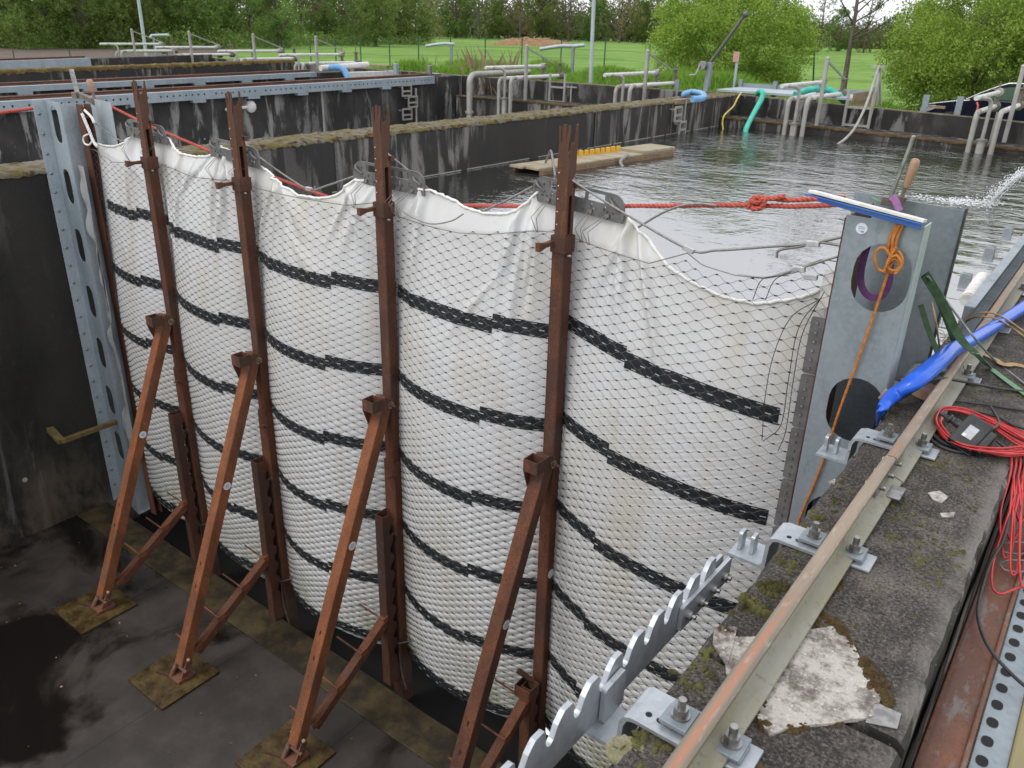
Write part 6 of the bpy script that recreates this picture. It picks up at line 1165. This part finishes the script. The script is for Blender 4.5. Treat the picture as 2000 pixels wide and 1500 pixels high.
# far wood and undergrowth behind the trees
for nm, ua, ub, N_, mt, ls, lb in (('hedge_wood', -300, 832, 760, 'leaf_mid', .34, 'mid green wood filling the left hedge behind the single trees'), ('far_wood', 832, 2300, 1000, 'leaf_far_haze_tint', .60, 'olive wood with haze painted into its leaves closing the field behind the single trees')):
    c = []
    for k in range(N_):
        u = rgl.uniform(ua, ub); dp = np.interp(u, [-300, 400, 830, 840, 1500, 2300], [78, 92, 124, 205, 205, 170])+rgl.uniform(0, 14); p = D(u, 80, dp); h = rgl.uniform(3, 14 if not 1540 < u < 1780 else 6); c.append(np.array([p.x, p.y, GR+h*.5])+rgl.normal(size=(150, 3))*np.array([1.5, 1.5, h*.26]))
    c = np.concatenate(c); c = c[c[:, 2] > GR]; V, Q = quads_from(c, len(c), ls, rgl); tag(np_mesh(nm, V, Q, M[mt]), lb, 'wood', kind='stuff')
c = []
for k in range(300):
    u = rgl.uniform(-200, 830); dp = np.interp(u, [-200, 400, 830], [61, 73, 112])+rgl.uniform(-2, 6); p = D(u, 80, dp); c.append(np.array([p.x, p.y, GR+.5])+rgl.normal(size=(90, 3))*np.array([1.0, 1.0, .55]))
c = np.concatenate(c); c = c[c[:, 2] > GR]; V, Q = quads_from(c, len(c), .22, rgl); tag(np_mesh('undergrowth', V, Q, M['leaf_mid']), 'leafy undergrowth along the foot of the left hedge', 'undergrowth', kind='stuff')
# dirt heap
b = MB(); a, c_ = D(968, 68, 125), D(1125, 71, 125); n = 40; vs = []
for i in range(n+1):
    for j in range(9): f, g = i/n, j/8; p = a.lerp(c_, f); hgt = 1.35*(math.sin(PI*min(1, max(0, f)))**.5)*math.sin(PI*g)*(.75+.5*abs(noise.noise((f*9, g*3, 1)))); vs.append((p.x, p.y+(g-.5)*5, GR+hgt))
b.add(vs, [(i*9+j, (i+1)*9+j, (i+1)*9+j+1, i*9+j+1) for i in range(n) for j in range(8)], 0, False); tag(b.build('dirt_heap', M['dirt']), 'long orange brown dirt heap at the far field edge', 'dirt heap')
# grass bank beyond the far wall
gn = 60; vs = []; bx0, bx1, by0, by1 = -34, -5.5, 16.72, 27
def bank(x, y): return GR+(1.05 if x < -9 else 1.05*max(0, 1-(x+9)/3.5))*max(0, 1-((y-20)/7.5)**2)*(.8+.35*noise.noise((x*.35, y*.35, 3)))*(1 if x > -20 else max(.0, 1-(-20-x)/6))
for i in range(gn+1):
    for j in range(25): x, y = bx0+(bx1-bx0)*i/gn, by0+(by1-by0)*j/24; vs.append((x, y, max(bank(x, y), GR-.02)))
b = MB(); b.add(vs, [(i*25+j, (i+1)*25+j, (i+1)*25+j+1, i*25+j+1) for i in range(gn) for j in range(24)], 0, True); tag(b.build('grass_bank', M['field']), kind='structure')
def blades(n, fn, hfn, name, label, mat, wid=.02):
    V = []; 
    for _ in range(n):
        x, y, z = fn(); h = hfn(x, y); a = random.random()*6.28; dx, dy = math.cos(a), math.sin(a); l = random.uniform(.1, .55)*h; w = wid*random.uniform(.6, 1.3); a2 = random.random()*6.28
        px_, py_ = math.cos(a2)*w, math.sin(a2)*w; V += [(x-px_, y-py_, z), (x+px_, y+py_, z), (x+dx*l*.4+px_*.7, y+dy*l*.4+py_*.7, z+h*.6), (x+dx*l, y+dy*l, z+h)]
    return tag(np_mesh(name, V, np.arange(len(V)).reshape(-1, 4), M[mat]), label, 'grass', kind='stuff')
def gp():
    while True:
        x = random.uniform(-26, -6); y = random.triangular(16.8, 27, 18.5)
        if noise.noise((x*.55, y*.55, 9)) > -.28: return x, y, bank(x, y)
blades(42000, gp, lambda x, y: .2+.6*max(0, noise.noise((x*.55, y*.55, 9))+.2), 'grass', 'tall tufted grass growing on the bank beyond the far wall', 'grass')
def gp2(): x = random.uniform(-9, 6); y = random.triangular(19.5, 30, 21); return x, y, GR
blades(16000, gp2, lambda x, y: random.uniform(.15, .4), 'grass', 'rough grass round the shrubs and the car', 'grass', .025)
def reed(u, dp, n, h, name, label): 
    q = D(u, 100, dp); return blades(n, lambda: (q.x+random.gauss(0, .55), q.y+random.gauss(0, .4), GR), lambda x, y: random.uniform(.5, 1)*h, name, label, 'reed', .004)
reed(955, 27, 70, 2.0, 'dry_reeds', 'tall dry reed stalks in front of the dirt heap'); reed(835, 30, 45, 1.6, 'dry_stalks', 'brown dead weeds beside the grey gauge pipe'); reed(975, 24, 60, 1.3, 'dry_twigs', 'pale bare twigs behind the middle pipes')
# ------------------------------------------------------------------ daylight
w = bpy.data.worlds.new('World'); sc.world = w; w.use_nodes = True; nt = w.node_tree; bg = nt.nodes['Background']; sky = nt.nodes.new('ShaderNodeTexSky'); sky.sky_type = 'NISHITA'; sky.sun_disc = False
EL, AZ = math.radians(52), math.radians(205)
sky.sun_elevation = EL; sky.sun_rotation = AZ; sky.air_density = 1.2; sky.dust_density = 3.0
hs_ = nt.nodes.new('ShaderNodeHueSaturation'); hs_.inputs['Saturation'].default_value = .22; nt.links.new(sky.outputs[0], hs_.inputs['Color'])
mxw = nt.nodes.new('ShaderNodeMix'); mxw.data_type = 'RGBA'; mxw.inputs[0].default_value = .65; nt.links.new(hs_.outputs[0], mxw.inputs[6]); mxw.inputs[7].default_value = (11, 11.2, 11.9, 1)
nt.links.new(mxw.outputs[2], bg.inputs[0]); bg.inputs[1].default_value = .13
sl = bpy.data.lights.new('sun', 'SUN'); sl.energy = .6; sl.angle = math.radians(14); sl.color = (1, .965, .91); so = bpy.data.objects.new('sun', sl); C.objects.link(so)
dirn = Vector((math.sin(AZ)*math.cos(EL), math.cos(AZ)*math.cos(EL), math.sin(EL))); so.rotation_euler = dirn.to_track_quat('Z', 'Y').to_euler(); so.location = dirn*50
vs_ = sc.view_settings; vs_.view_transform = 'Standard'; vs_.look = 'None'; vs_.gamma = 1; vs_.exposure = .3; vs_.use_curve_mapping = False
sc.render.engine = 'CYCLES'; sc.cycles.use_denoising = True; sc.cycles.max_bounces = 6; sc.cycles.diffuse_bounces = 3; sc.cycles.transparent_max_bounces = 4
